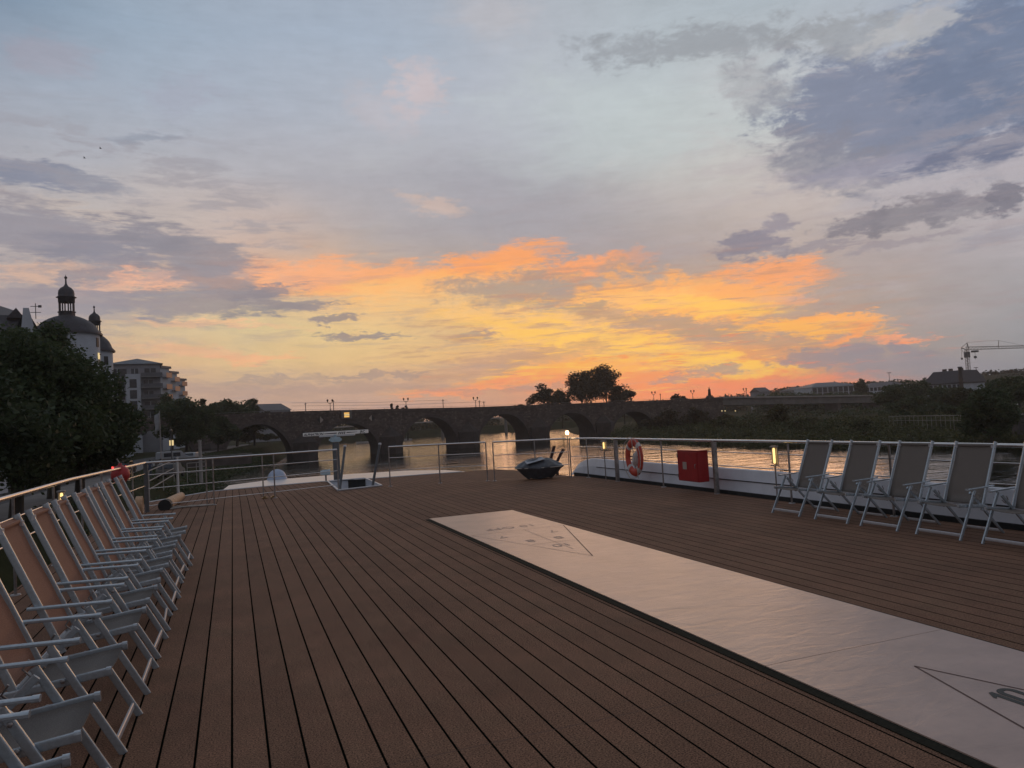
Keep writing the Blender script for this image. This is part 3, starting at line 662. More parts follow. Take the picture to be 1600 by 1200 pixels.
# ================================================================== deck chairs
def make_chair(fab_back, fab_seat):
    t = thing('deck_chair', (0, 0, 0), '', 'deck chair')
    Y = V((0, 1, 0))
    st_ = lambda z, a, b: a+(b-a)*z
    # seat: sagging sling between the side rails (x = -distance behind the seat's front edge)
    def sling(pts, w_, m, name, sag):
        mb = MB(); n_, k_ = len(pts), 7; th = .006; vs = []
        for s_ in (0, 1):
            for i, (x, z) in enumerate(pts):
                for j in range(k_):
                    u = j/(k_-1)*2-1; vs.append((x+sag[0]*(1-u*u), u*w_, z+sag[1]*(1-u*u)-s_*th))
        fs = []
        o = n_*k_
        for i in range(n_-1):
            for j in range(k_-1):
                a = i*k_+j; fs.append((a, a+1, a+k_+1, a+k_)); fs.append((o+a, o+a+k_, o+a+k_+1, o+a+1))
        for i in range(n_-1):
            for j in (0, k_-1): a = i*k_+j; fs.append((a, a+k_, o+a+k_, o+a))
        for j in range(k_-1):
            for i in (0, n_-1): a = i*k_+j; fs.append((a, a+1, o+a+1, o+a))
        mb.add(vs, fs, True); return mb.build(name, m, t)
    sling([(-.02, .425), (-.12, .415), (-.24, .40), (-.36, .385), (-.45, .385)], .238, fab_seat, 'seat', (0, -.022))
    sling([(-.455, .40), (-.50, .52), (-.58, .72), (-.68, .94), (-.752, 1.135), (-.768, 1.150), (-.785, 1.140)], .225, fab_back, 'backrest', (-.022, 0))
    for s_ in (-1, 1):
        y = .252*s_; mb = MB(); mb.bar((0, y, .428), (-.50, y, .372), Y, .009, .021, 12, .4); mb.bar((.006, y, .428), (-.02, y, .427), Y, .013, .024, 12, .6); mb.build('seat_rail', 'alu', t)
        mb = MB(); y2 = .247*s_; mb.bar((-.42, y2, .33), (-.765, y2, 1.165), Y, .010, .021, 12, .4); mb.bar((-.762, y2, 1.158), (-.770, y2, 1.178), Y, .013, .024, 12, .6); mb.build('back_post', 'alu', t)
        mb = MB(); y3 = .283*s_; mb.bar((.055+.0, y3, 0), (-.27, y3, .60), Y, .009, .020, 12, .4); mb.build('leg', 'alu', t)
        mb = MB(); y4 = .232*s_; mb.bar((-.25, y4, .57), (-.80, y4, .0), Y, .009, .018, 12, .4); mb.build('leg', 'alu', t)
        mb = MB(); y5 = .283*s_; mb.bar((-.14, y5, .617), (-.60, y5, .632), Y, .019, .011, 12, .6); mb.bar((-.13, y5, .617), (-.16, y5, .617), Y, .022, .014, 12, .7); mb.build('armrest', 'alu', t)
        for (x, z, yy) in ((-.22, .413, .266), (-.235, .535, .297)):
            mb = MB(); mb.lathe([(.011, 0), (.011, .008), (.007, .012), (0, .012)], 0, 0, 8, M=Matrix.Translation((x, yy*s_, z)) @ Matrix.Rotation(-PI/2*s_, 4, 'X'))
            mb.build('bolt', 'steel_dark', t)
        mb = MB(); mb.box(-.745, -.725, s_*.236-.022, s_*.236+.022, 1.10, 1.135); mb.build('clip', 'alu_light', t)
    mb = MB(); mb.bar((.020, -.27, .065), (.020, .27, .065), (0, 0, 1), .020, .009); mb.build('stretcher', 'alu_light', t)
    mb = MB(); mb.bar((-.775, -.225, .035), (-.775, .225, .035), (0, 0, 1), .017, .010); mb.build('stretcher', 'alu_light', t)
    mb = MB(); mb.bar((-.75, -.235, 1.13), (-.75, .235, 1.13), (0, 0, 1), .012, .012); mb.build('top_bar', fab_back, t)
    mb = MB()
    for s_ in (-1, 1): mb.tube([(-.30, .262*s_, .50), (-.36, .268*s_, .46), (-.40, .262*s_, .50), (-.37, .258*s_, .545)], .006, 6)
    mb.build('adjuster', 'steel_dark', t)
    return t
proto_l = make_chair('fabric_l', 'fabric_s')
gl = 'brown backed deck chairs in a row along the left railing'
left = [(3.16, .02, 'nearest chair of the left row, only its seat and arm inside the picture corner'),
        (3.90, .01, 'second nearest brown deck chair of the left row'),
        (4.82, -.01, 'third nearest brown deck chair, its backrest cut by the left picture edge'),
        (5.78, .015, 'fourth nearest brown deck chair, first with its whole backrest visible'),
        (6.58, 0, 'fifth nearest brown deck chair in the left row, beside the brass rail light'),
        (7.42, .02, 'sixth nearest brown deck chair in the left row'),
        (8.20, -.02, 'seventh nearest brown deck chair of the left row'),
        (9.02, .01, 'third deck chair from the far end of the left row'),
        (9.85, -.01, 'next to last brown deck chair of the left row, before the red ball'),
        (10.75, .015, 'farthest brown deck chair of the left row, the red ball right behind it')]
for i, (y, r, lab) in enumerate(left):
    o = proto_l if i == 0 else copy_tree(proto_l)
    o.location = (-.625+random.uniform(-.022, .022), y+random.uniform(-.015, .015), 0); o.rotation_euler = (0, 0, r+random.uniform(-.022, .022)); tag(o, lab, 'deck chair', gl)
proto_r = make_chair('fabric_r', 'fabric_r')
gr = 'taupe deck chairs in a row along the right railing'
right = [(8.98, 0, 'leftmost taupe deck chair of the right row, nearest the lit rail lamp'), (8.10, .02, 'second taupe deck chair from the left in the right row'), (7.30, -.01, 'middle taupe deck chair of the right row'),
         (6.46, .01, 'fourth taupe deck chair from the left, facing the court'), (5.63, -.015, 'rightmost taupe deck chair cut by the right picture edge'), (4.8, 0, 'taupe deck chair beyond the right picture edge')]
for i, (y, r, lab) in enumerate(right[:5]):
    o = proto_r if i == 0 else copy_tree(proto_r)
    o.location = (7.50, y, 0); o.rotation_euler = (0, 0, PI+r); o.scale = (.88, 1.0, .885); tag(o, lab, 'deck chair', gr)
    if i == 0: pass

# ================================================================== things on and by the railings
# life ring
ring = thing('life_ring', (8.30, 14.80, .59), 'red and white life ring hung on the right railing', 'life ring')
def torus_part(name, m, a0, a1, R_=.285, rx=.052, rr=.075, seg=10, steps=10):
    mb = MB(); vs = []
    for i in range(steps+1):
        a = a0+(a1-a0)*i/steps
        for k in range(seg):
            b = 2*PI*k/seg; r_ = R_+rr*math.cos(b); vs.append((rx*math.sin(b), r_*math.cos(a), r_*math.sin(a)*1.18))
    mb.add(vs, [(i*seg+k, i*seg+(k+1) % seg, (i+1)*seg+(k+1) % seg, (i+1)*seg+k) for i in range(steps) for k in range(seg)], True)
    return mb.build(name, m, ring)
for q in range(4):
    a = q*PI/2+PI/4
    torus_part('band', 'ringwhite', a-.13, a+.13, rx=.055, rr=.079, steps=4); torus_part('body', 'ringred', a+.13, a+PI/2-.13)
mb = MB(); pts = [(-.07, (.385)*math.cos(a), .385*math.sin(a)*1.18-(.03 if k % 3 == 1 else 0)) for k, a in enumerate([i*2*PI/24 for i in range(25)])]; mb.tube(pts, .008, 6)
mb.tube([(-.07, -.05, .40), (-.09, -.12, .1), (-.08, -.22, -.2), (-.06, -.25, -.45)], .008, 6); mb.build('grab_line', 'rope', ring)
mb = MB(); mb.tube([(.02, -.34, .02), (.02, .34, .02)], .016, 8); mb.tube([(.02, .02, -.3), (.02, .02, .02)], .014, 8); mb.build('holder', 'steel_dark', ring)
mb = MB(); mb.lathe([(0, -.2), (.07, -.17), (.10, -.05), (.085, .1), (.04, .17), (0, .18)], .05, -.03, 10, M=Matrix.Rotation(.45, 4, 'X')); mb.build('rescue_line_bag', 'ringwhite', ring)
# red cabinet
bx = thing('hose_cabinet', (8.24, 12.42, .22), 'red metal cabinet with a beige label hung on the right railing', 'cabinet')
mb = MB(); mb.box(-.13, .10, -.34, .34, 0, .58); mb.build('body', 'red', bx, .008)
mb = MB(); mb.box(-.145, -.1315, -.325, .325, .015, .565); mb.build('door', 'red', bx, .004)
mb = MB(); mb.box(-.149, -.146, .02, .15, .23, .37); mb.build('label', 'label', bx)
mb = MB(); mb.tube([(-.147, -.28, .26), (-.165, -.28, .27), (-.165, -.28, .33), (-.147, -.28, .34)], .006, 6); mb.build('handle', 'steel_dark', bx)
for z in (.10, .48): mb = MB(); mb.tube([(-.150, .318, z-.035), (-.150, .318, z+.035)], .009, 8); mb.build('hinge', 'steel_dark', bx)
mb = MB(); mb.box(-.14, .12, -.35, .35, .582, .594); mb.build('rain_lip', 'red', bx, .003)
# rail lamps
def rail_lamp(loc, h, label, side=1, pole=False, wid=.13):
    t = thing('rail_lamp', loc, label, 'lamp', 'lit lamps on the ship railings')
    mb = MB(); mb.box(-.05, .05, -wid/2, wid/2, h-.02, h+.005); mb.box(-.05, .05, -wid/2, wid/2, -.02, 0); mb.box(.03*side-.008, .03*side+.008, -wid/2, wid/2, .001, h-.021); mb.build('housing', 'steel_dark', t, .004)
    mb = MB(); mb.lathe([(.012, .02), (.016, .04), (.016, h-.05), (.012, h-.03), (0, h-.03)], -.005*side, 0, 10); mb.build('tube', 'glow', t)
    mb = MB(); mb.lathe([(.035, .012), (.038, .03), (.038, h-.04), (.033, h-.022)], -.005*side, 0, 14); mb.build('shade', 'glass', t)
    if pole: mb = MB(); mb.tube([(0, 0, -loc[2]), (0, 0, -.02)], .012, 6); mb.build('pole', 'steel_dark', t)
    return t
rail_lamp((8.26, 16.15, .74), .20, 'glowing square rail lamp between the life ring and the corner', pole=True, wid=.17)
rail_lamp((8.26, 10.12, .62), .30, 'tall glowing rail lamp left of the taupe deck chairs', pole=True, wid=.10)
q_ = atY(96, 786, 12.3); rail_lamp((q_.x, q_.y, q_.z), .17, 'brass glowing rail lamp behind the near brown deck chairs', -1, wid=.09)
q_ = atY(199.5, 750, 17.3); rail_lamp((q_.x, q_.y, q_.z), .20, 'yellow glowing rail lamp near the left corner, beside the red ball', -1, wid=.09)
t = thing('globe_lamp', (pr[2].x-.05, pr[2].y, 0), 'small glowing globe lamp above the right front corner of the railing', 'lamp')
mb = MB(); mb.tube([(0, 0, 0), (0, 0, 1.10)], .012, 8); mb.build('pole', 'steel_dark', t)
mb = MB(); mb.lathe([(0, 1.09), (.03, 1.10), (.046, 1.135), (.046, 1.16), (.03, 1.195), (0, 1.2)], 0, 0, 14); mb.build('globe', 'glow_soft', t)
# tarpaulin bundle
tb = thing('covered_winch', (7.42, 18.25, 0), 'dark grey tarpaulin-covered bundle with bulging sides on the front deck', 'covered equipment')
mb = MB(); k = 44; prof = [(.36, .02), (.41, .07), (.47, .12), (.54, .19), (.60, .25), (.645, .285), (.66, .305), (.60, .35), (.52, .40), (.44, .445), (.36, .48), (.27, .505), (.18, .52), (.08, .53), (0, .53)]
vs = []
for j, (r, z) in enumerate(prof):
    for i in range(k):
        a = 2*PI*i/k; q = r*(1+.04*math.sin(3*a+.5)+.028*math.sin(11*a+j*.35)+.02*math.sin(17*a-j*.5)+.008*random.uniform(-1, 1)); x, y = q*math.cos(a)*.95, q*math.sin(a)*.62
        vs.append((x, y, z+.012*math.sin(5*a)+.006*math.sin(13*a+j)))
mb.add(vs, [(j*k+i, j*k+(i+1) % k, (j+1)*k+(i+1) % k, (j+1)*k+i) for j in range(len(prof)-1) for i in range(k)], True)
cv = mb.build('cover', 'tarp', tb); cv.rotation_euler = (0, 0, -.35)
mb = MB(); mb.add([(-.45, -.30, .40), (.05, -.33, .50), (.10, .05, .545), (-.35, .12, .46)], [(0, 1, 2, 3)]); fl_ = mb.build('canvas_flap', 'tarp_light', tb); fl_.location = (0, 0, .015)
mb = MB(); mb.tube([(x*.98, y*.98, .30) for x, y in [(.66*.95*math.cos(a), .66*.62*math.sin(a)) for a in [2*PI*i/20 for i in range(21)]]], .012, 6); rp = mb.build('lashing', 'rope', tb); rp.rotation_euler = (0, 0, -.35)
for i, (a_, b_, Y) in enumerate((((861, 716), (866, 697), 19.6), ((870, 722), (880, 702), 19.9))):
    a = atY(*a_, Y); b = atY(*b_, Y); q = thing('bollard_post', (a.x, a.y, 0), ('dark leaning post just behind the tarpaulin bundle, closer to its middle', 'dark leaning post behind the right end of the tarpaulin bundle')[i], 'post', 'dark posts behind the tarpaulin bundle')
    mb = MB(); mb.tube([(0, 0, -.1), (0, 0, a.z), (b.x-a.x, 0, b.z)], .045, 8); mb.build('shaft', 'maroon', q)
# radar mast
mp_ = gnd(527.5, 750, -.36); mp_ = V((3.6, 28.9, -.36))
rm = thing('radar_mast', mp_, 'grey mast with a pale blue turning unit and lettered white radar bar', 'radar')
zt = atY(528, 691, 28.9).z-mp_.z
mb = MB(); mb.bar((0, 0, 0), (0, 0, zt), (0, 1, 0), .12, .12, 12, .35); mb.build('mast', 'mast', rm)
mb = MB(); mb.box(-.17, .17, -.14, .14, zt+.02, zt+.20); mb.box(-.23, .23, -.10, .10, zt+.06, zt+.14); mb.lathe([(.06, zt+.2), (.06, zt+.30), (.0, zt+.30)], 0, 0, 12); mb.build('turning_unit', 'blue_grey', rm, .02)
ra = V((math.cos(YAW), -math.sin(YAW), 0)); rn = V((-math.sin(YAW), -math.cos(YAW), 0))
zr = zt+.36; ctr = atY(524.5, 677, 28.9)-mp_; zr = ctr.z
Mx = Matrix.Identity(4)
for i in range(3): Mx[i][0], Mx[i][1], Mx[i][2], Mx[i][3] = ra[i], -rn[i], (0, 0, 1)[i], (ctr.x, 0, zr)[i]
mb = MB(); mb.box(-1.22, 1.22, -.05, .05, -.055, .075, Mx); mb.build('scanner_bar', 'bar_white', rm, .012)
mb = MB(); mb.box(-.62, .72, -.045, .045, -.115, -.056, Mx); mb.build('bar_cradle', 'alu_light', rm, .01)
fc = lambda x, z: V((ctr.x, 0, zr))+ra*x+rn*.052+V((0, 0, z))
text_obj('lettering', 'ALPHATRON', .125, fc(-.82, 0), ra, (0, 0, 1), 'black', rm, .002, shear=.25, bold=.003)
text_obj('lettering', 'JRC', .125, fc(1.02, .005), ra, (0, 0, 1), 'black', rm, .002, bold=.003)
mb = MB()
for i in range(4): mb.add([tuple(fc(.10+i*.07, -.04)), tuple(fc(.14+i*.07, -.04)), tuple(fc(.175+i*.07, .05)), tuple(fc(.135+i*.07, .05))], [(0, 1, 2, 3)])
mb.build('stripe', 'black', rm)
mb = MB(); mb.add([tuple(fc(-.42, -.012)), tuple(fc(.05, -.012)), tuple(fc(.05, .025)), tuple(fc(-.42, .012))], [(0, 1, 2, 3)]); mb.add([tuple(fc(.42, -.01)), tuple(fc(.82, .0)), tuple(fc(.82, .012)), tuple(fc(.42, .028))], [(0, 1, 2, 3)]); mb.build('stripe', 'maroon', rm)
# searchlight beside mast
sl = thing('searchlight', mp_+V((-.42, -.1, 0)), 'small pale blue searchlight low on the left of the radar mast', 'searchlight')
zz = atY(512, 738, 28.8).z-mp_.z
mb = MB(); mb.tube([(0, 0, 0), (0, 0, zz-.08)], .03, 8); mb.build('stand', 'mast', sl)
mb = MB(); mb.lathe([(0, -.2), (.07, -.19), (.10, -.08), (.10, .1), (.115, .13), (.115, .16), (0, .15)], 0, 0, 14, M=Matrix.Translation((0, 0, zz)) @ Matrix.Rotation(PI/2, 4, 'Y')); mb.build('drum', 'blue_grey', sl)
# satellite dome
dp = gnd(433, 748.5, -.355)
sdm = thing('satellite_dome', dp, 'white satellite dome on the bow deck left of the radar mast', 'dome')
zc_ = 0.0
mb = MB(); mb.lathe([(.41, zc_), (.40, zc_+.02), (.39, zc_+.03)]+[(.38*math.cos(a), zc_+.40*math.sin(a)) for a in [i*PI/20 for i in range(1, 11)]], 0, 0, 24); mb.build('radome', 'blue_white', sdm)
# rolled canvas with rope in the left corner
rc = thing('rolled_canvas', gnd(258, 797)+V((0, .0, .0)), 'beige rolled canvas lying on the deck in the left corner', 'rolled canvas')
a = V((0, 0, .10)); b = gnd(294, 779)-gnd(258, 797)+V((-.15, -.4, .11))
mb = MB(); mb.tube([a, a*.6+b*.4, b], [.13, .125, .10], 14); mb.build('roll', 'canvas', rc)
mb = MB(); d = (b-a).normalized(); mb.tube([a-d*.06, a+d*.22], [.138, .135], 14); mb.build('end_sleeve', 'darkrim', rc)
rp_ = thing('mooring_rope', gnd(280, 795), 'loose pale rope lying beside the rolled canvas', 'rope')
mb = MB(); mb.tube([(-.3, .1, .02), (-.05, .35, .03), (.1, .1, .02), (.25, .3, .02), (.45, .05, .02), (.75, .2, .015)], .018, 8); mb.tube([(-.2, -.05, .02), (.1, .2, .02), (.35, .02, .03), (.55, .25, .02)], .018, 8); mb.build('strand', 'rope', rp_)
hc = thing('hose_coil', gnd(215, 806), 'pale coiled hose hanging at the foot of the left corner post', 'hose')
mb = MB()
for k in range(4): mb.tube([(.0+.03*k, .16*math.cos(a)*(1-.05*k), .22+.17*math.sin(a)) for a in [i*2*PI/16 for i in range(17)]], .024, 8)
mb.build('coil', 'canvas', hc)
# red ball just outside the rail
rb = thing('ball_fender', atY(188, 741, 16.2), 'red ball fender hanging behind the farthest brown deck chair', 'fender')
mb = MB(); mb.lathe([(0, -.17), (.10, -.15), (.16, -.07), (.17, 0), (.15, .09), (.08, .15), (.03, .18), (.03, .21), (0, .21)], 0, 0, 16); mb.build('ball', 'fender', rb)
mb = MB(); mb.tube([(0, 0, .2), (-.05, 0, .3)], .01, 6); mb.build('line', 'rope', rb)
for i, q in enumerate(((413.5, 779), (427, 778))):
    q = gnd(*q); o = thing('foot_clamp', q, ('small brass foot clamp under the left twin post of the front railing', 'small brass foot clamp under the right twin post of the front railing')[i], 'clamp', 'foot clamps of the twin railing posts')
    mb = MB(); mb.box(-.07, .07, -.05, .05, 0, .03); mb.box(-.03, .03, -.03, .03, .031, .06); mb.build('plate', 'brass', o, .006)

# ================================================================== river, land
WZ = -6.5; QZ = -2.6
def water_material():
    m = bpy.data.materials.new('river_water'); m.use_nodes = True; t = m.node_tree; b = t.nodes['Principled BSDF']
    b.inputs['Base Color'].default_value = (.012, .014, .012, 1); b.inputs['Roughness'].default_value = .06; b.inputs['IOR'].default_value = 2.3
    tcn = t.nodes.new('ShaderNodeTexCoord')
    hs_ = []
    for sc_, st_, dt, wgt, rot in ((.55, (1, 1.5, 1), 5, .8, .2), (.2, (.5, 1.35, 1), 5, 3.6, -.1), (2.6, (1, 1.3, 1), 3, .10, .5)):
        mp = t.nodes.new('ShaderNodeMapping'); mp.inputs['Scale'].default_value = st_; mp.inputs['Rotation'].default_value = (0, 0, rot); t.links.new(tcn.outputs['Object'], mp.inputs[0])
        n = t.nodes.new('ShaderNodeTexNoise'); n.inputs['Scale'].default_value = sc_; n.inputs['Detail'].default_value = dt; n.inputs['Roughness'].default_value = .55; n.inputs['Distortion'].default_value = .5; t.links.new(mp.outputs[0], n.inputs[0])
        x = t.nodes.new('ShaderNodeMath'); x.operation = 'MULTIPLY'; x.inputs[1].default_value = wgt; t.links.new(n.outputs[0], x.inputs[0]); hs_.append(x.outputs[0])
    a = t.nodes.new('ShaderNodeMath'); a.operation = 'ADD'; t.links.new(hs_[0], a.inputs[0]); t.links.new(hs_[1], a.inputs[1])
    a2 = t.nodes.new('ShaderNodeMath'); a2.operation = 'ADD'; t.links.new(a.outputs[0], a2.inputs[0]); t.links.new(hs_[2], a2.inputs[1])
    bp = t.nodes.new('ShaderNodeBump'); bp.inputs['Strength'].default_value = 1; bp.inputs['Distance'].default_value = .09
    t.links.new(a2.outputs[0], bp.inputs['Height']); t.links.new(bp.outputs[0], b.inputs['Normal'])
    return m
MT['water'] = water_material()
mb = MB(); mb.add([(-600, -90, WZ), (980, -90, WZ), (980, 1000, WZ), (-600, 1000, WZ)], [(0, 1, 2, 3)]); struct(mb.build('river', 'water'))
def land(name, m, edge_pts, outer_pts, z_edge=WZ-.6, z_top=QZ, slope=3.0, side=-1, rough=0.0):
    """land sheet: bank line in the water, shoulder a few metres inland, then flat to the outer points"""
    k = len(edge_pts); vs = []
    for i, (x, y) in enumerate(edge_pts):
        a = Vector(edge_pts[max(i-1, 0)]); b = Vector(edge_pts[min(i+1, k-1)]); d = (b-a).normalized(); nrm = Vector((-d.y, d.x))*(-side)
        vs.append((x, y, z_edge)); vs.append((x+nrm.x*slope, y+nrm.y*slope, z_top))
    fs = [(2*i, 2*i+1, 2*i+3, 2*i+2) for i in range(k-1)]
    mb = MB(); mb.add(vs, fs)
    o = len(mb.v); mb.v += [(x, y, z) for x, y, z in outer_pts]; n_ = len(outer_pts)
    for i in range(k-1): mb.f.append((2*i+1, o+i, o+i+1, 2*i+3)); mb.sm.append(False)
    return struct(mb.build(name, m))
# left bank: grassy slope below a quay with a road
le = [(-5.5, -80), (-5.2, 20), (-4.0, 50), (-2.6, 100), (-1.6, 150), (11, 199), (16, 240), (30, 330), (45, 420)]
land('left_bank', 'bankgreen', le, [(-600, -80, QZ), (-600, 20, QZ), (-600, 50, QZ), (-600, 100, QZ), (-600, 150, QZ), (-600, 199, QZ), (-600, 240, QZ), (-600, 330, QZ), (-600, 900, QZ)], side=-1, slope=4.5)
mb = MB(); rd = [(-16.5, -60), (-16, 60), (-15, 110), (-11.5, 160), (-5, 205), (2, 260)]
vs = []
for x, y in rd: vs += [(x-6.5, y, QZ+.02), (x+.5, y, QZ+.02)]
mb.add(vs, [(2*i, 2*i+1, 2*i+3, 2*i+2) for i in range(len(rd)-1)]); struct(mb.build('road', 'asphalt'))
mb = MB(); vs = []
for x, y in rd: vs += [(x+.5, y, QZ+.12), (x+4.0, y, QZ+.12), (x+.5, y, QZ), ]
mb.add(vs, [(3*i, 3*i+1, 3*i+4, 3*i+3) for i in range(len(rd)-1)]+[(3*i+2, 3*i, 3*i+3, 3*i+5) for i in range(len(rd)-1)]); struct(mb.build('pavement', 'concrete'))
# right bank
re_ = [(150, -80), (128, 0), (112, 45), (102, 74), (92, 115), (91, 140), (94, 164), (101, 205), (118, 260), (150, 340)]
land('right_bank', 'bankgreen', re_, [(900, -80, 3), (900, 0, 3), (900, 45, 3), (900, 74, 3), (900, 115, 3), (900, 140, 3), (900, 164, 3), (900, 205, 3), (900, 260, 3), (900, 340, 3)], side=1, slope=12, z_top=-4.6)
# far bank beyond the bridge
fe = [(45, 420), (20, 395), (55, 385), (110, 385), (170, 360), (260, 340)]
land('far_bank', 'bankgreen', [(-40, 420), (20, 395), (55, 388), (110, 386), (170, 375), (300, 350)], [(-590, 990, 0), (20, 990, 0), (55, 990, 0), (110, 990, 0), (170, 990, 0), (900, 990, 0)], side=-1, slope=8, z_top=-3)
# hills far right
hp = [(1130, 618), (1180, 613), (1220, 606), (1260, 602), (1300, 599), (1350, 596), (1400, 594), (1450, 590), (1500, 583), (1560, 578), (1600, 575), (1700, 568), (1850, 560)]
mb = MB(); vs = []
for i, (x, y) in enumerate(hp):
    a = far(x, y, 640); f = far(x, 620, 430); bk = far(x, y-4, 800)
    vs += [(f.x, f.y, -4), ((a.x+f.x)/2, (a.y+f.y)/2, a.z*.55), (a.x, a.y, a.z-3), (bk.x, bk.y, bk.z-8), (bk.x*1.1, bk.y*1.1, -4)]
mb.add(vs, [(5*i+j, 5*i+j+1, 5*i+5+j+1, 5*i+5+j) for i in range(len(hp)-1) for j in range(4)], True); struct(mb.build('hills', 'bankgreen'))
rg = random.Random(3); bl = []
for i in range(len(hp)-1):
    for k in range(16):
        u = rg.random(); x = hp[i][0]+(hp[i+1][0]-hp[i][0])*u; y = hp[i][1]+(hp[i+1][1]-hp[i][1])*u
        dd = rg.choice([640, 640, 560, 500, 450]); r = rg.uniform(2.5, 5)
        a = far(x, y, 640); kf = (dd-430)/210
        z = -2+(a.z-1)*kf**.8
        q = far(x, 620, dd); bl.append((q.x, q.y, z-.5, r*1.6, r*1.6, r*.8, 110))
tag(leaf_mesh('hillside_woods', bl, 1.0, 'hillwood', seed=4), 'dark wooded hillside behind the right bank houses, below the crane', 'woods', kind='stuff')

# ================================================================== stone bridge
def stone_material():
    m = mat('bridge_stone', (.098, .078, .070), .92, 0, .45, .35, 0)
    t = m.node_tree; b = t.nodes['Principled BSDF']; tcn = t.nodes.new('ShaderNodeTexCoord')
    mp = t.nodes.new('ShaderNodeMapping'); mp.inputs['Rotation'].default_value = (PI/2, 0, 0); t.links.new(tcn.outputs['Object'], mp.inputs[0])
    br = t.nodes.new('ShaderNodeTexBrick'); br.inputs['Scale'].default_value = 1.0; br.inputs['Brick Width'].default_value = .9; br.inputs['Row Height'].default_value = .42; br.inputs['Mortar Size'].default_value = .03
    br.inputs['Color1'].default_value = (.75, .75, .75, 1); br.inputs['Color2'].default_value = (1.35, 1.3, 1.25, 1); br.inputs['Mortar'].default_value = (.7, .7, .7, 1)
    t.links.new(mp.outputs[0], br.inputs['Vector'])
    vo = t.nodes.new('ShaderNodeTexVoronoi'); vo.inputs['Scale'].default_value = 2.6; t.links.new(tcn.outputs['Object'], vo.inputs[0])
    mr = t.nodes.new('ShaderNodeMapRange'); mr.inputs[1].default_value = .80; mr.inputs[2].default_value = .95; mr.inputs[3].default_value = 1; mr.inputs[4].default_value = 1.8
    sp = t.nodes.new('ShaderNodeSeparateXYZ'); t.links.new(vo.outputs['Color'], sp.inputs[0]); t.links.new(sp.outputs[0], mr.inputs[0])
    base = b.inputs['Base Color'].links[0].from_socket
    x = t.nodes.new('ShaderNodeVectorMath'); x.operation = 'MULTIPLY'; t.links.new(base, x.inputs[0]); t.links.new(br.outputs[0], x.inputs[1])
    y = t.nodes.new('ShaderNodeVectorMath'); y.operation = 'SCALE'; t.links.new(x.outputs[0], y.inputs[0]); t.links.new(mr.outputs[0], y.inputs['Scale'])
    t.links.new(y.outputs[0], b.inputs['Base Color'])
    bp = t.nodes.new('ShaderNodeBump'); bp.inputs['Strength'].default_value = .6; bp.inputs['Distance'].default_value = .05; t.links.new(br.outputs['Fac'], bp.inputs['Height']); bp.invert = True; t.links.new(bp.outputs[0], b.inputs['Normal'])
    return m
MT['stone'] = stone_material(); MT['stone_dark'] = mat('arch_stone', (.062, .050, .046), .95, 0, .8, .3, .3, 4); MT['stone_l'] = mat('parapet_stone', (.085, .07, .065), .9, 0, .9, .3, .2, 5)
BO = V((6.0, 200.5, 0)); BX = V((22.69, 2.26, 0)).normalized(); SP = 22.8; BY = V((-BX.y, BX.x, 0)); BW = 9.0
bridge = thing('stone_bridge', (BO.x, BO.y, WZ), 'long dark stone arch bridge crossing the river behind the ship bow', 'bridge', rz=math.atan2(BX.y, BX.x))
tops = [(-4, 4.5), (-1, 6.25), (.4, 6.15), (1.5, 5.6), (2.5, 4.95), (3.7, 4.6), (5, 4.25), (6.5, 3.95), (7.2, 3.9)]
def topz(n):
    for (a, za), (b, zb) in zip(tops[:-1], tops[1:]):
        if a <= n <= b: return za+(zb-za)*(n-a)/(b-a)
    return tops[-1][1]
crown = {-3: 2.5, -2: 3.0, -1: 3.4, 0: 3.3, 1: 2.3, 2: 2.75, 3: 2.5, 4: 1.8, 5: 1.0}
HS = 8.3   # half span of an arch
def arch_pts(n, grow=0.0, k=20, base=WZ-1):
    r = HS+grow; cz = crown[n]; ry = cz-(WZ+.2)+grow
    return [((n*SP)+r*math.cos(PI-PI*i/k), (WZ+.2)+ry*math.sin(PI-PI*i/k)**1.0) for i in range(k+1)]
# spandrel wall faces (front/back) as strips between arch line and parapet line, plus soffits
wall = MB(); zl = WZ
for face_y in (0, BW):
    for n in range(-3, 6):
        ap = arch_pts(n); x0 = (n-.5)*SP; x1 = (n+.5)*SP
        xs = [x0, ap[0][0]-.001]; 
        cols = [(x0, WZ-1), (ap[0][0], WZ-1)]+ap+[(ap[-1][0], WZ-1), (x1, WZ-1)]
        vs = []
        for x, z in cols: vs += [(x, face_y, z-zl), (x, face_y, topz(x/SP)-.9-zl)]
        m_ = len(cols); wall.add(vs, [(2*i, 2*i+1, 2*i+3, 2*i+2) for i in range(m_-1) if abs(cols[i][0]-cols[i+1][0]) > 1e-6])
    # end ramps
    for xa, xb in ((-3.5*SP, -3.5*SP-60), (5.5*SP, 6.62*SP)):
        wall.add([(xa, face_y, WZ-1-zl), (xa, face_y, topz(xa/SP)-.9-zl), (xb, face_y, topz(max(xb/SP, -4))-.9-zl), (xb, face_y, WZ-1-zl)], [(0, 1, 2, 3)])
wall.add([(6.62*SP, 0, -1), (6.62*SP, BW, -1), (6.62*SP, BW, topz(6.62)-.9-zl), (6.62*SP, 0, topz(6.62)-.9-zl)], [(0, 1, 2, 3)])
wall.build('wall', 'stone', bridge)
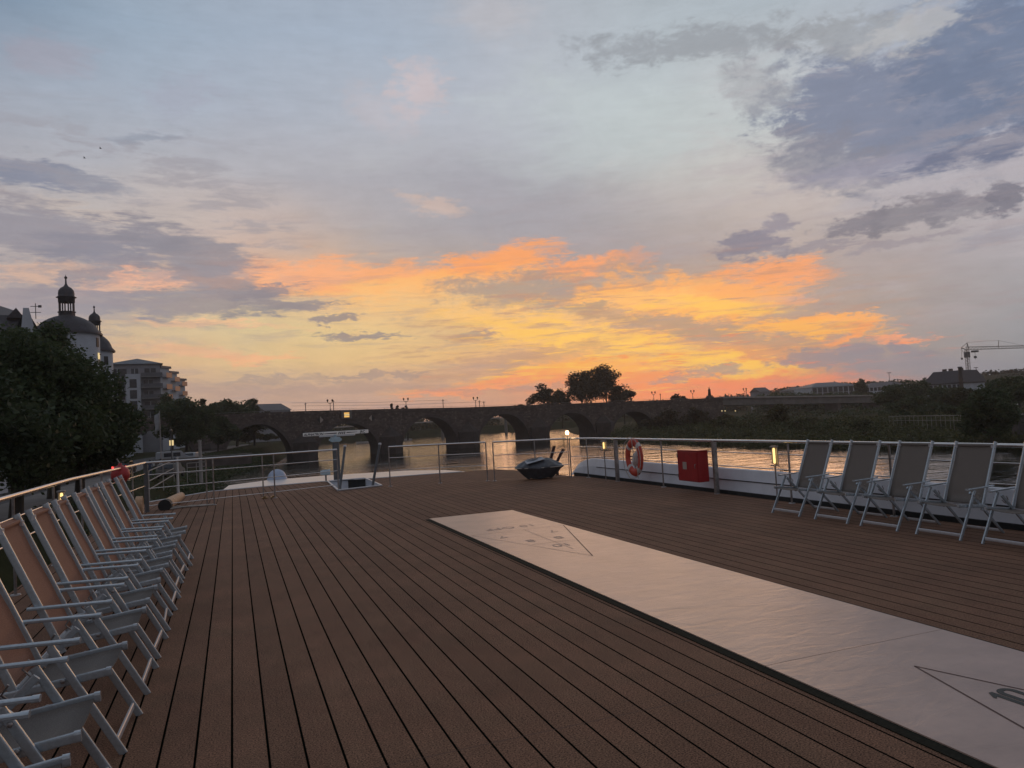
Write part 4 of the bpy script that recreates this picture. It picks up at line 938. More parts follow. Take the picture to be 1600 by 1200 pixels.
for n in range(-3, 6):
    sf = MB(); ap = arch_pts(n); vs = []
    for x, z in [(ap[0][0], WZ-1)]+ap+[(ap[-1][0], WZ-1)]: vs += [(x, 0, z-zl), (x, BW, z-zl)]
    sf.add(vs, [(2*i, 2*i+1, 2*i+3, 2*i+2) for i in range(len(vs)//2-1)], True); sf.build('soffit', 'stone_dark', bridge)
    rr = MB(); a1, a2 = arch_pts(n, 0, 24), arch_pts(n, .75, 24); vs = []
    for p, q in zip(a1, a2): vs += [(p[0], -.12, p[1]-zl), (q[0], -.12, q[1]-zl), (p[0], .3, p[1]-zl+.001), (q[0], -.001, q[1]-zl)]
    k = len(a1); fs = []
    for i in range(k-1): a = 4*i; fs += [(a, a+1, a+5, a+4), (a, a+4, a+6, a+2), (a+1, a+3, a+7, a+5)]
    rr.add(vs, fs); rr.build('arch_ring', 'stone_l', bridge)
for n in range(-2, 6):   # piers' cutwaters
    if n == 0 or n >= 5: pass
    cx = (n-.5)*SP; hw_ = SP/2-HS-.05; zt_ = 1.0-zl if n > 0 else -.5-zl
    for sgn, y0 in ((-1, -.02), (1, BW+.02)):
        c = MB(); nose = y0+sgn*4.2
        base_ = [(cx-hw_, y0, -1.5), (cx-hw_, y0+sgn*1.0, -1.5), (cx, nose, -1.5), (cx+hw_, y0+sgn*1.0, -1.5), (cx+hw_, y0, -1.5)]
        up_ = [(x, y, 4.6) for x, y, z in base_]; apex = (cx, y0, zt_)
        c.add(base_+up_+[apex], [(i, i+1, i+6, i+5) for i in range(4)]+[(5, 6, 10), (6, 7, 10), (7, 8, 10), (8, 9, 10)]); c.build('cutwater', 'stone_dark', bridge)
# deck slab, cornice, parapet, railing
xs = [-4*SP]+[q*SP for q in (-3, -2, -1, 0, .4, 1, 1.5, 2, 2.5, 3, 3.7, 4.3, 5, 5.8, 6.62)]
def run(name, m, y0, y1, z0, z1):
    mb = MB(); vs = []
    for x in xs:
        t_ = topz(x/SP)-zl; vs += [(x, y0, t_+z0), (x, y1, t_+z0), (x, y1, t_+z1), (x, y0, t_+z1)]
    fs = [(4*i+a, 4*i+(a+1) % 4, 4*i+4+(a+1) % 4, 4*i+4+a) for i in range(len(xs)-1) for a in range(4)]+[(0, 1, 2, 3), tuple(len(vs)-4+i for i in (3, 2, 1, 0))]
    mb.add(vs, fs); return mb.build(name, m, bridge)
run('roadway', 'asphalt', .01, BW-.01, -1.3, -.95); run('cornice', 'stone_l', -.22, .0, -.95, -.75); run('parapet', 'stone', -.1, .25, -.748, 0); run('parapet', 'stone', BW-.25, BW+.1, -.899, 0)
mb = MB()
for i in range(len(xs)-1):
    mb.tube([(xs[i], 0, topz(xs[i]/SP)-zl+.32), (xs[i+1], 0, topz(xs[i+1]/SP)-zl+.32)], .03, 4)
mb.build('guard_rail', 'steel_dark', bridge)
for i in range(0, 74, 2):
    x = -1.5*SP+i*2.4; mb = MB(); mb.tube([(x, 0, topz(x/SP)-zl-.02), (x, 0, topz(x/SP)-zl+.32)], .04, 4); mb.build('rail_post', 'steel_dark', bridge)
def onb(n, y=0, z=0): p = BO+BX*(n*SP)+BY*y; return V((p.x, p.y, z))
def n_at(px):  # which arch position lies behind picture column px
    return (px-400)/(170-.053*px)
RZ = math.atan2(BX.y, BX.x)
# navigation signs
for px, sgn, lab in ((498, 1, 'white half-diamond navigation mark left of the lit sign on the bridge'), (579, -1, 'white half-diamond navigation mark right of the lit sign on the bridge')):
    n_ = n_at(px); z = far(px, 656 if sgn > 0 else 653, 200).z; q = thing('navigation_mark', onb(n_, -.16, z), lab, 'sign', rz=RZ)
    mb = MB(); mb.prism([(0, -.02, .85), (0, -.02, -.85), (-.85*sgn, -.02, 0)], (0, .04, 0)); mb.build('dark_half', 'black', q)
    mb = MB(); mb.prism([(0.01*sgn, -.02, .85), (.85*sgn, -.02, 0), (0.01*sgn, -.02, -.85)], (0, .04, 0)); mb.build('white_half', 'label', q)
q = thing('lit_sign', onb(n_at(539.5), -.35, far(539.5, 648, 200).z), 'boxed navigation sign with lit yellow bars over the middle river arch', 'sign', rz=RZ)
mb = MB(); mb.box(-1.4, 1.4, -.1, .18, -1.0, 1.05); mb.build('board', 'signgrey', q)
mb = MB(); mb.box(-1.45, 1.45, -.12, .2, 1.06, 1.25); mb.build('rim', 'concrete_l', q)
for z in (-.45, .0, .45):
    mb = MB(); mb.box(-.68, .68, -.14, -.105, z-.17, z+.17); mb.build('light_bar', 'yellow_lit' if z else 'warm_pane', q)
# lamps and poles along the bridge
def bridge_lamp(px, h, lab, twin=True):
    n_ = n_at(px); z0 = topz(n_); q = thing('street_lamp', onb(n_, .1, z0), lab, 'street lamp', 'twin-headed lamps on the stone bridge', rz=RZ)
    mb = MB(); mb.tube([(0, 0, 0), (0, 0, .5), (0, 0, h)], [.14, .09, .07], 6); mb.build('pole', 'mast', q)
    mb = MB(); mb.tube([(-.62, 0, h+.25), (-.45, 0, h-.1), (0, 0, h-.25), (.45, 0, h-.1), (.62, 0, h+.25)], .06, 5); mb.build('bracket', 'mast', q)
    for s_ in (-1, 1): mb = MB(); mb.lathe([(.10, h+.2), (.24, h+.65), (.28, h+.68), (.05, h+.95), (0, h+1.0)], .62*s_, 0, 8); mb.build('lantern', 'lanternglass', q)
for px, lab in ((515, 'twin-headed lamp above the lit bridge sign'), (634, 'twin-headed lamp rising from the small poplars on the bridge'), (743, 'twin-headed lamp left of the big tree group on the bridge'), (1022, 'twin-headed lamp right of the big tree group on the bridge'), (1083, 'twin-headed lamp left of the bridge statue'), (1165, 'twin-headed lamp right of the bridge statue')):
    bridge_lamp(px, 2.0, lab)
for px, h, lab in ((477, 2.2, 'thin catenary pole at the left part of the bridge'), (521, 2.7, 'thick short pole right beside a twin-headed bridge lamp'), (693, 2.4, 'thin catenary pole between two twin-headed bridge lamps'), (750, 1.9, 'short pole right of a twin-headed lamp on the bridge'), (757, 1.6, 'shorter of the two poles left of the big trees'), (1034, 2.2, 'dark pole right of the big tree group'), (1169, 2.5, 'pole with crossbar right of the bridge statue')):
    n_ = n_at(px); q = thing('utility_pole', onb(n_, .6, topz(n_)-.9), lab, 'pole', 'poles along the bridge', rz=RZ)
    mb = MB(); mb.tube([(0, 0, 0), (0, 0, h+.9)], .10, 6); mb.build('pole', 'mast', q); mb = MB(); mb.box(-.4, .4, -.04, .04, h+.5, h+.58); mb.build('crossbar', 'mast', q)
q = thing('overhead_wire', onb(0, .6, 8.2), 'thin overhead wires strung above the bridge parapet', 'wire')
for dz, a_, b_ in ((0, 455, 700), (-.8, 455, 760)):
    A, B = onb(n_at(a_), .6, topz(n_at(a_))+2.2+dz), onb(n_at(b_), .6, topz(n_at(b_))+2.2+dz)
    mb = MB(); mb.tube([A-q.location, (A+B)/2-q.location-V((0, 0, .3)), B-q.location], .03, 4); mb.build('wire', 'mast', q)
n_ = n_at(1110); q = thing('statue', onb(n_, .3, topz(n_)-.2), 'dark standing statue on a stone plinth at the right end of the stone bridge', 'statue', rz=RZ)
mb = MB(); mb.box(-1.0, 1.0, -.9, .9, 0, .7); mb.box(-.75, .75, -.7, .7, .71, 1.1); mb.build('plinth', 'stone', q)
mb = MB(); mb.lathe([(.52, 1.1), (.55, 1.5), (.45, 2.2), (.42, 2.7), (.46, 3.0), (.30, 3.25), (.12, 3.35), (.13, 3.42), (.19, 3.55), (.17, 3.75), (.05, 3.88), (0, 3.9)], 0, 0, 10); mb.build('figure', 'stone_dark', q)
q = thing('river_sign', far(650, 695, 240), 'pale mooring pontoon seen low through a bridge arch', 'pontoon')
mb = MB(); q.location = (60, 330, WZ); mb.box(-10, 14, -2, 2, 0.1, .9); mb.build('float', 'concrete_l', q)
for k in range(5): mb = MB(); mb.tube([(-8+k*5, 0, .9), (-8+k*5, 0, 2.2)], .12, 6); mb.build('bollard', 'concrete', q)
q.name = 'mooring_pontoon'
q = thing('footbridge', (14, 345, 1.0), 'distant pale footbridge deck seen through the arches under the stone bridge', 'footbridge')
mb = MB(); mb.box(0, 130, 0, 4, .0, .55); mb.build('deck', 'concrete_l', q)
for k in range(4): mb = MB(); mb.tube([(15+k*32, 2, -8.5), (15+k*32, 2, 0)], .7, 10); mb.build('pier', 'concrete', q)
# concrete girder bridge continuing to the right bank
g0, g1 = onb(6.64, 1.0), onb(10.35, 1.0)
gb = thing('girder_bridge', (g0.x, g0.y, 0), 'flat concrete girder bridge continuing the stone bridge to the right', 'bridge', rz=RZ)
LG = (g1-g0).length; z0 = zat(1120, 620.5, g0.length); z1 = zat(1384, 617, g1.length); th0, th1 = 2.7, 3.0
def gbx(x0, x1, y0, y1, a0, a1, name, m):
    mb = MB(); za, zb = z0+(z1-z0)*x0/LG, z0+(z1-z0)*x1/LG
    mb.add([(x0, y0, za+a0), (x1, y0, zb+a0), (x1, y1, zb+a0), (x0, y1, za+a0), (x0, y0, za+a1), (x1, y0, zb+a1), (x1, y1, zb+a1), (x0, y1, za+a1)], [(0, 3, 2, 1), (4, 5, 6, 7), (0, 1, 5, 4), (1, 2, 6, 5), (2, 3, 7, 6), (3, 0, 4, 7)]); return mb.build(name, m, gb)
gbx(0, LG, 0, 9, -2.9, -.5, 'girder', 'concrete'); gbx(0, LG, -.6, 9.6, -.499, -.0, 'deck_edge', 'concrete_l')
for x in (LG-4, ): mb = MB(); mb.box(x-1.5, x+4.5, .5, 8.5, -8, z1-2.91); mb.build('pier', 'concrete', gb)
for x in (30, 58): mb = MB(); mb.box(x-1, x+1, 1.5, 7.5, -8, z0-2.93); mb.build('pier', 'concrete', gb)
for i, px in enumerate((1128, 1133, 1149)):
    q = thing('lamp', far(px, 642, 236), ('leftmost small white light under the girder bridge', 'second small white light under the girder bridge', 'right small white light under the girder bridge')[i], 'lamp', 'small lights under the girder bridge')
    mb = MB(); mb.lathe([(0, -.22), (.22, 0), (0, .22)], 0, 0, 8); mb.build('globe', 'warm_pane', q); mb = MB(); mb.tube([(0, 0, .2), (0, 0, 1.1)], .05, 5); mb.build('hanger', 'mast', q)

# ================================================================== buildings
def facade(A, B, depth, z0, z1, ztop=None):
    pass
def building(name, label, cat, pA, dA, pB, dB, ytop, z0, depth, wallm, roofm, roof='flat', roof_h=3, rows_=(), winm='pane', eave=.4, group=None):
    A, B = far(pA, 600, dA), far(pB, 600, dB); A.z = B.z = z0
    d = (B-A); W = d.length; rz = math.atan2(d.y, d.x); H = zat((pA+pB)/2, ytop, (dA+dB)/2)-z0
    t = thing(name, A, label, cat, group, rz=rz)
    mb = MB(); mb.box(0, W, 0, depth, 0, H); mb.build('wall', wallm, t)
    if roof == 'flat': mb = MB(); mb.box(-eave, W+eave, -eave, depth+eave, H+.002, H+.45); mb.build('roof', roofm, t)
    elif roof == 'hip':
        k = min(depth/2, W/2); mb = MB(); e = eave
        mb.add([(-e, -e, H), (W+e, -e, H), (W+e, depth+e, H), (-e, depth+e, H), (k, depth/2, H+roof_h), (W-k, depth/2, H+roof_h)], [(0, 1, 5, 4), (1, 2, 5), (2, 3, 4, 5), (3, 0, 4), (0, 3, 2, 1)]); mb.build('roof', roofm, t)
    elif roof == 'gable':
        mb = MB(); e = eave
        mb.add([(-e, -e, H), (W+e, -e, H), (W+e, depth+e, H), (-e, depth+e, H), (-e, depth/2, H+roof_h), (W+e, depth/2, H+roof_h)], [(0, 1, 5, 4), (2, 3, 4, 5), (0, 4, 3), (1, 2, 5), (0, 3, 2, 1)]); mb.build('roof', roofm, t)
    for (zf, cols, ww, wh) in rows_:
        for c in range(cols):
            x = W*(c+.5)/cols; z = H*zf
            fr = MB(); fr.box(x-ww/2-.12, x+ww/2+.12, -.06, -.005, z-wh/2-.12, z+wh/2+.12); f_ = fr.build('window', 'frame', t)
            pn = MB(); pn.box(x-ww/2, x+ww/2, -.10, -.063, z-wh/2, z+wh/2); pn.build('pane', winm, f_)
    return t, W, H
# the castle with its two domed towers
D1 = 160
def tower(px, D, eave_y, r, lant, label, dome_h, base=QZ):
    c = far(px, 600, D); sc_ = D/F_PX; ze = zat(px, eave_y, D)-base
    t = thing('castle_tower', (c.x, c.y, base), label, 'tower')
    mb = MB(); mb.lathe([(r, 0), (r, ze)], 0, 0, 32); mb.build('wall', 'plaster', t)
    mb = MB(); pr_ = [(r+.45, ze-.1), (r+.5, ze+.15)]+[(r*math.cos(a)**1.25*.99+.02, ze+.2+dome_h*math.sin(a)) for a in [i*PI/2/9 for i in range(1, 8)]]+[(lant*1.05, ze+dome_h*1.0), (0, ze+dome_h*1.0)]; mb.lathe(pr_, 0, 0, 32); mb.build('roof', 'slate', t)
    z = ze+dome_h; L_ = lant
    mb = MB(); mb.lathe([(L_*1.08, z), (L_*1.08, z+L_*.45), (L_*1.2, z+L_*.5), (L_*1.2, z+L_*.62), (0, z+L_*.62)], 0, 0, 8, False); lt = mb.build('lantern', 'slate', t)
    for k in range(8):
        a = (k+.5)*PI/4; mb = MB(); mb.tube([(L_*.95*math.cos(a), L_*.95*math.sin(a), z+L_*.6), (L_*.95*math.cos(a), L_*.95*math.sin(a), z+L_*2.0)], L_*.10, 6); mb.build('column', 'slate', lt)
    mb = MB(); zz = z+L_*1.95
    mb.lathe([(L_*.9, zz), (L_*1.08, zz+.02), (L_*1.1, zz+L_*.65), (L_*1.35, zz+L_*.75), (L_*1.05, zz+L_*.95), (L_*1.08, zz+L_*1.3), (L_*1.0, zz+L_*1.75), (L_*.7, zz+L_*2.15), (L_*.32, zz+L_*2.4), (L_*.13, zz+L_*2.75), (L_*.09, zz+L_*3.5), (L_*.2, zz+L_*3.58), (L_*.2, zz+L_*3.75), (L_*.05, zz+L_*3.9), (0, zz+L_*4.2)], 0, 0, 16); mb.build('onion_cap', 'slate', t)
    return t, ze
tA, ze = tower(108, 152, 524, 4.95, 1.2, 'larger white castle tower with dark domed roof and onion lantern above the left tree', 3.4)
vw = V((-tA.location.x, -tA.location.y, 0)).normalized()
def tower_window(t, r, ang, z, w_, h_, m='pane'):
    a0 = math.atan2(-t.location.y, -t.location.x)+ang; c, s_ = math.cos(a0), math.sin(a0)
    Mt = Matrix.Translation((c*(r+.02), s_*(r+.02), z)) @ Matrix.Rotation(a0, 4, 'Z')
    mb = MB(); mb.box(-.08, .06, -w_/2, w_/2, -h_/2, h_/2, Mt); mb.build('window', m, t)
tower_window(tA, 4.95, 1.12, zat(143, 537, 152)-QZ, .8, 1.6, 'black'); tower_window(tA, 4.95, 1.2, zat(143, 558, 152)-QZ, .6, 1.1, 'warm_pane')
tB, ze = tower(151, 166, 550, 2.95, .95, 'smaller white castle tower with dark dome and onion lantern, right of the larger one', 3.4)
tower_window(tB, 2.95, .62, zat(167, 565, 166)-QZ, .8, 1.6, 'black')
cb, W_, H_ = building('castle', 'white castle main block with steep dark roof mostly behind the left tree', 'castle', -60, 128, 88, 158, 520, QZ, 12, 'plaster', 'slate', 'gable', 6.0, ((.8, 6, 1.2, 2), (.55, 6, 1.2, 2)))
A = far(44, 600, 128); q = thing('gabled_wing', (A.x, A.y, QZ), 'white stepped castle gable peeking over the left tree top', 'castle wing', rz=math.radians(10))
zg = zat(41, 481, 128)-QZ
mb = MB(); mb.prism([(-2.2, 0, 0), (2.2, 0, 0), (2.2, 0, zg-6.5), (.9, 0, zg-2.6), (.35, 0, zg), (-.35, 0, zg), (-.6, 0, zg-2.6), (-2.2, 0, zg-6.5)], (0, .7, 0)); mb.build('gable_wall', 'plaster', q)
mb = MB(); mb.add([(-3.4, .7, zg-6.8), (-.2, .7, zg-.5), (-.2, 12, zg-.5), (-3.4, 12, zg-6.8), (3.4, .7, zg-6.8), (3.4, 12, zg-6.8), (.2, .7, zg-.5), (.2, 12, zg-.5)], [(0, 1, 2, 3), (6, 4, 5, 7), (1, 6, 7, 2)]); mb.build('roof', 'slate', q)
A = far(-10, 600, 140); A2 = far(36, 600, 140); zr_ = zat(20, 486, 140)-QZ
q = thing('castle_roof', (A.x, A.y, QZ), 'dark castle roof wing at the left picture edge above the tree', 'roof', rz=math.atan2(A2.y-A.y, A2.x-A.x))
Wq = (A2-A).length
mb = MB(); mb.box(-6, Wq, 0, 9, 0, zr_-5); mb.build('wall', 'plaster', q)
mb = MB(); mb.add([(-6.4, -.5, zr_-5.1), (Wq+.3, -.5, zr_-5.1), (Wq+.3, 9.5, zr_-5.1), (-6.4, 9.5, zr_-5.1), (-6.4, 4.5, zr_), (Wq+.3, 4.5, zr_)], [(0, 1, 5, 4), (2, 3, 4, 5), (0, 4, 3), (1, 2, 5)]); rf = mb.build('roof', 'slate', q)
mb = MB(); mb.add([(Wq-1.9, 3, zr_-.6), (Wq+.5, 3, zr_-.6), (Wq-.6, 3, zr_+1.0), (Wq-1.9, 6, zr_-.6), (Wq+.5, 6, zr_-.6), (Wq-.6, 6, zr_+1.0)], [(0, 1, 2), (3, 5, 4), (0, 2, 5, 3), (1, 4, 5, 2)]); mb.build('dormer', 'slate', rf)
q = thing('weather_vane', far(56, 495, 135), 'thin iron weather vane with cross arms beside the white gable', 'weather vane')
s_ = 135/F_PX
mb = MB(); mb.tube([(0, 0, -3*s_), (0, 0, 18*s_)], .06, 6); mb.tube([(-6*s_, 0, 14*s_), (6*s_, 0, 14*s_)], .05, 4); mb.tube([(-6*s_, 0, 6*s_), (6*s_, 0, 6*s_)], .05, 4); mb.build('rod', 'mast', q)
mb = MB(); mb.box(3*s_, 7*s_, -.05, .05, 12.4*s_, 15.6*s_); mb.build('vane', 'mast', q)
# small white corner pieces of lower castle buildings seen under the tree
building('garden_house', 'white wall corner at the left picture edge under the big tree', 'building', -60, 75, 8, 82, 700, QZ, 5, 'plaster', 'slate', 'hip', 1.5)
building('quay_house', 'pale small house with hipped roof at the right edge of the big left tree', 'building', 190, 190, 205, 194, 642, QZ, 6, 'plaster', 'slate', 'hip', 1.6, ((.5, 2, .8, 1.4),))
building('gate_house', 'white narrow wall strip seen low between the left trees', 'building', 137, 112, 145, 113, 690, QZ, 4, 'plaster', 'slate', 'flat')
building('annex', 'second white wall strip low beside the smaller castle tower', 'building', 163, 128, 171, 129, 684, QZ, 4, 'plaster', 'slate', 'flat')
# apartment block beyond the bridge
D2 = 238
A, B = far(168, 600, D2), far(251, 600, D2); A.z = B.z = QZ; d = B-A; W_ = d.length; rz = math.atan2(d.y, d.x)
ap = thing('apartment_block', A, 'grey apartment block with white stair tower and orange-lit side balconies', 'building', rz=rz)
Hf = zat(210, 569, D2)-QZ; e_ = D2/F_PX
mb = MB(); mb.box(0, W_, 0, 14, 0, Hf); mb.build('wall', 'plaster_grey', ap)
mb = MB(); mb.add([(-.8, -.8, Hf+.01), (W_+.8, -.8, Hf+.01), (W_+.8, 14.5, Hf+.01), (-.8, 14.5, Hf+.01), (W_*.57, 5, Hf+10*e_), (W_*.57, 9, Hf+10*e_)], [(0, 1, 4), (1, 2, 5, 4), (2, 3, 5), (3, 0, 4, 5), (0, 3, 2, 1)]); mb.build('roof', 'slate_b', ap)
zf = lambda y: zat(210, y, D2)-QZ
xf = lambda px: (px-168)/(251-168)*W_
mb = MB(); mb.box(xf(196), xf(219), -1.6, -.01, 0, zf(585)); tw = mb.build('stair_tower', 'plaster', ap)
for y in (600, 617, 634, 648):
    mb = MB(); mb.box(xf(202), xf(213), -1.68, -1.61, zf(y+6.5), zf(y-7)); mb.build('window', 'pane', tw)
for (x0, x1, y0, y1) in ((169, 198, 576, 588), (205, 216, 576, 584), (226, 244, 576, 588), (224, 239, 594, 604), (224, 239, 612, 620), (224, 244, 628, 637), (224, 242, 644, 654), (172, 194, 594, 606), (172, 194, 612, 624)):
    mb = MB(); mb.box(xf(x0), xf(x1), -.08, -.01, zf(y1), zf(y0)); f_ = mb.build('window', 'pane', ap)
    mb = MB(); xm = (x0+x1)/2; mb.box(xf(xm)-.08, xf(xm)+.08, -.14, -.085, zf(y1), zf(y0)); mb.build('frame', 'frame', f_)
for y in (589, 606, 623, 640):
    mb = MB(); mb.box(xf(220), xf(254), -2.2, -.02, zf(y+1.5), zf(y)); b_ = mb.build('balcony', 'balc', ap)
    mb = MB(); mb.box(xf(220), xf(254), -2.2, -2.12, zf(y)+.02, zf(y-5.5)); mb.build('parapet', 'slate_b', b_)
mb = MB(); mb.box(xf(168), xf(195), -1.5, -.02, zf(592), zf(588.5)); mb.build('balcony', 'balc', ap)
# three stepped wings going back on the right side, with glazed balconies
for i, (pa, pb, yt, dd, ys_) in enumerate(((251, 265, 575, 243, (582, 600, 616)), (265, 277, 583, 262, (588, 603)), (277, 289, 594, 284, (595, 610)))):
    A2, B2 = far(pa, 600, dd), far(pb, 600, dd+4); A2.z = QZ; M2 = ap.matrix_basis.inverted() if False else None
    t2 = thing('apartment_wing', A2, ('nearest stepped apartment wing with two orange-lit balconies', 'middle stepped apartment wing behind the nearest one', 'farthest stepped apartment wing above the quay trees')[i], 'building', 'stepped apartment wings', rz=math.atan2(B2.y-A2.y, B2.x-A2.x))
    Wd = V((B2.x-A2.x, B2.y-A2.y, 0)).length; Hh = zat(pa, yt, dd)-QZ
    mb = MB(); mb.box(0, Wd, 0, 16, 0, Hh); mb.build('wall', 'plaster', t2); mb = MB(); mb.box(-.4, Wd+.4, -.5, 16.3, Hh+.01, Hh+.7); mb.build('roof', 'slate_b', t2)
    for y in ys_:
        zb = zat(pa, y+8, dd)-QZ
        mb = MB(); mb.box(.2*Wd, .82*Wd, -1.3, -.02, zb, zb+.25); b_ = mb.build('balcony', 'balc', t2)
        mb = MB(); mb.box(.2*Wd, .82*Wd, -1.4, -1.31, zb+.0, zb+1.5); mb.build('glass_parapet', 'balc_glass_sunset', b_)
building('gabled_house', 'grey house roof behind the left part of the stone bridge', 'house', 412, 300, 452, 306, 641, QZ, 14, 'plaster_grey', 'roofmid', 'gable', 2.8, ((.85, 4, 1.4, 1.2),))
# right side houses
building('white_house', 'long white building with square dark windows above the girder bridge', 'building', 1268, 420, 1341, 436, 603.5, -4, 16, 'plaster', 'slate_b', 'hip', 2.4, ((.86, 9, 2.4, 2.6), (.62, 9, 2.2, 2.6)))
building('row_house', 'low brown-grey house with hipped roof left of the white building', 'building', 1243, 440, 1266, 446, 609, -4, 14, 'plaster_grey', 'roofmid', 'hip', 2.2, ((.86, 4, 1.5, 1.6),))
building('row_house', 'long grey-roofed house right of the conical tree', 'building', 1352, 450, 1425, 462, 604, -4, 14, 'plaster', 'roofmid', 'hip', 2.6, ((.9, 12, 1.5, 1.8),))
mh, W_, H_ = building('mansard_house', 'large house with steep dark mansard roof below the crane', 'building', 1444, 330, 1502, 324, 601, -4, 18, 'plaster', 'slate', 'flat', 0, ((.9, 8, 1.1, 1.2),))
mb = MB(); e = .5; Hm = 5.0
mb.add([(-e, -e, H_+.46), (W_+e, -e, H_+.46), (W_+e, 18.5, H_+.46), (-e, 18.5, H_+.46), (2.2, 3, H_+Hm), (W_-1, 3, H_+Hm), (W_-1, 15, H_+Hm), (2.2, 15, H_+Hm)], [(0, 1, 5, 4), (1, 2, 6, 5), (2, 3, 7, 6), (3, 0, 4, 7), (4, 5, 6, 7)]); r_ = mb.build('mansard_roof', 'slate', mh)
for x in (.35, .52, .8): mb = MB(); mb.box(W_*x-.6, W_*x+.6, 6, 7, H_+Hm-.2, H_+Hm+.9); mb.build('chimney', 'stone_l', r_)
q = thing('factory_chimney', far(1503.5, 620, 318), 'thick dark chimney rising in front of the crane mast', 'chimney'); q.location.z = -4
mb = MB(); mb.tube([(0, 0, 0), (0, 0, zat(1503, 573, 318)+4)], [.75, .6], 10); mb.build('shaft', 'stone_dark', q); mb = MB(); h_ = zat(1503, 573, 318)+4; mb.lathe([(.75, h_-.4), (.8, h_), (.5, h_+.1)], 0, 0, 10); mb.build('rim', 'slate', q)
building('small_house', 'small brown house with pointed roof at the right end of the stone bridge', 'house', 1186, 420, 1202, 424, 612, -4, 8, 'plaster_grey', 'roofmid', 'gable', 2.4, ((.8, 2, 1.2, 1.2),))
# tower crane
DC = 480; cb_ = far(1514, 590, DC); q = thing('tower_crane', (cb_.x, cb_.y, 0), 'pale tower crane with long jib reaching past the right picture edge', 'crane')
f3 = lambda px, py: far(px, py, DC)-V((cb_.x, cb_.y, 0))
mt_ = f3(1512.5, 547); mb = MB(); r_ = .75
mz = [mt_.z*k/24 for k in range(25)]
for sx in (-1, 1):
    for sy in (-1, 1): mb.tube([(sx*r_, sy*r_, 0), (sx*r_, sy*r_, mt_.z)], .13, 4)
for i in range(24):
    s_ = 1 if i % 2 else -1
    for sy in (-1, 1): mb.tube([(-r_*s_, sy*r_, mz[i]), (r_*s_, sy*r_, mz[i+1])], .09, 4); mb.tube([(sy*r_, -r_*s_, mz[i]), (sy*r_, r_*s_, mz[i+1])], .09, 4)
mb.build('mast', 'crane', q)
a, b = f3(1509, 546.5), f3(1680, 541); mb = MB(); dn = (b-a).normalized(); K = 60
for dz in (0, 1.5): mb.tube([a+V((0, 0, dz)), b+V((0, 0, dz*.6))], .16, 4)
for i in range(K):
    p = a+(b-a)*i/K; p2 = a+(b-a)*(i+1)/K; mb.tube([p+V((0, 0, 0 if i % 2 else 1.4)), p2+V((0, 0, 1.4 if i % 2 else 0))], .09, 4)
mb.build('jib', 'crane', q)
mb = MB(); ap_ = f3(1511, 535.5); tl = f3(1502, 543.5); mb.tube([f3(1514, 546), ap_], .22, 4); mb.tube([f3(1511, 547), ap_], .16, 4); mb.tube([ap_, tl], .12, 4); mb.tube([tl, f3(1510, 546.5)], .25, 4); mb.tube([tl, f3(1505, 551), f3(1510, 547)], .12, 4); mb.tube([tl, f3(1503, 560)], .10, 4); mb.build('counter_jib', 'crane', q)
mb = MB(); mb.tube([f3(1503, 559), f3(1503, 562)], .5, 6); mb.build('counterweight', 'mast', q)
mb = MB(); mb.tube([f3(1560, 543), f3(1560.5, 532)], .18, 4); mb.tube([ap_, f3(1535, 533), f3(1560.5, 532), f3(1600, 540)], .06, 4); mb.build('king_post', 'crane', q)
mb = MB(); mb.box(-1.1, 1.1, -1, 1, mt_.z-4, mt_.z-1.0); mb.build('cabin', 'mast', q)
mb = MB(); c = f3(1523, 547); mb.box(c.x-1.6, c.x+1.6, c.y-1, c.y+1, c.z-1.2, c.z-.2); mb.tube([c-V((0, 0, 1.2)), c-V((0, 0, 5.2))], .10, 4); mb.box(c.x-.5, c.x+.5, c.y-.5, c.y+.5, c.z-4.4, c.z-3.2); mb.build('trolley', 'mast', q)
for px, py, D_c, h_, lab in ((1389, 583, 500, 18, 'thin lamp mast with flat head above the grey-roofed house'), (1525, 575, 520, 8, 'thin antenna on the roofline right of the crane mast')):
    c = far(px, py, D_c); t_ = thing('mast_lamp', (c.x, c.y, c.z-h_), lab, 'mast'); mb = MB(); mb.tube([(0, 0, 0), (0, 0, h_)], .14, 5); mb.build('pole', 'mast', t_); mb = MB(); mb.box(-1.4, 1.4, -.3, .3, h_, h_+.35); mb.build('head', 'mast', t_)

# ================================================================== trees
def tree_px(px, py_top, hw, D, z0, leaf, n, m, label, group, lo=.2, nb=34, seed=0, trunk=.22, name='tree', shape=1.0):
    c = far(px, 600, D); zt_ = zat(px, py_top, D)
    return tree((c.x, c.y, z0), zt_-z0, hw*D/F_PX, m, leaf, n, label, group, trunk, lo, seed, nb, shape, name)
GL = 'broad quay trees on the left bank'
tree_px(16, 486, 116, 50, QZ, .13, 60000, 'leaf_near', 'big dark green tree filling the left picture edge in front of the castle', GL, .12, 60, 1, .4)
tree_px(116, 546, 84, 60, QZ, .14, 50000, 'leaf_near2', 'broad dark tree below the castle towers, right of the biggest tree', GL, .10, 56, 2, .4)
tree_px(76, 493, 68, 66, QZ, .15, 32000, 'leaf_near', 'tall dark tree crown between the gable and the big castle tower', GL, .15, 40, 3, .4)
tree_px(-60, 560, 120, 42, QZ, .15, 12000, 'leaf_near2', 'dark tree mostly beyond the left picture edge', GL, .25, 30, 4, .5)
tree_px(178, 636, 26, 105, QZ, .22, 5000, 'leaf_near2', 'small dark tree in front of the quay wall left of the flagpole', GL, .15, 20, 14, .3)
GM = 'quay trees by the left end of the bridge'
tree_px(286, 616, 50, 165, QZ, .28, 14000, 'leaf_near', 'dark rounded tree right of the flagpole in front of the apartment wings', GM, .12, 30, 5, .3)
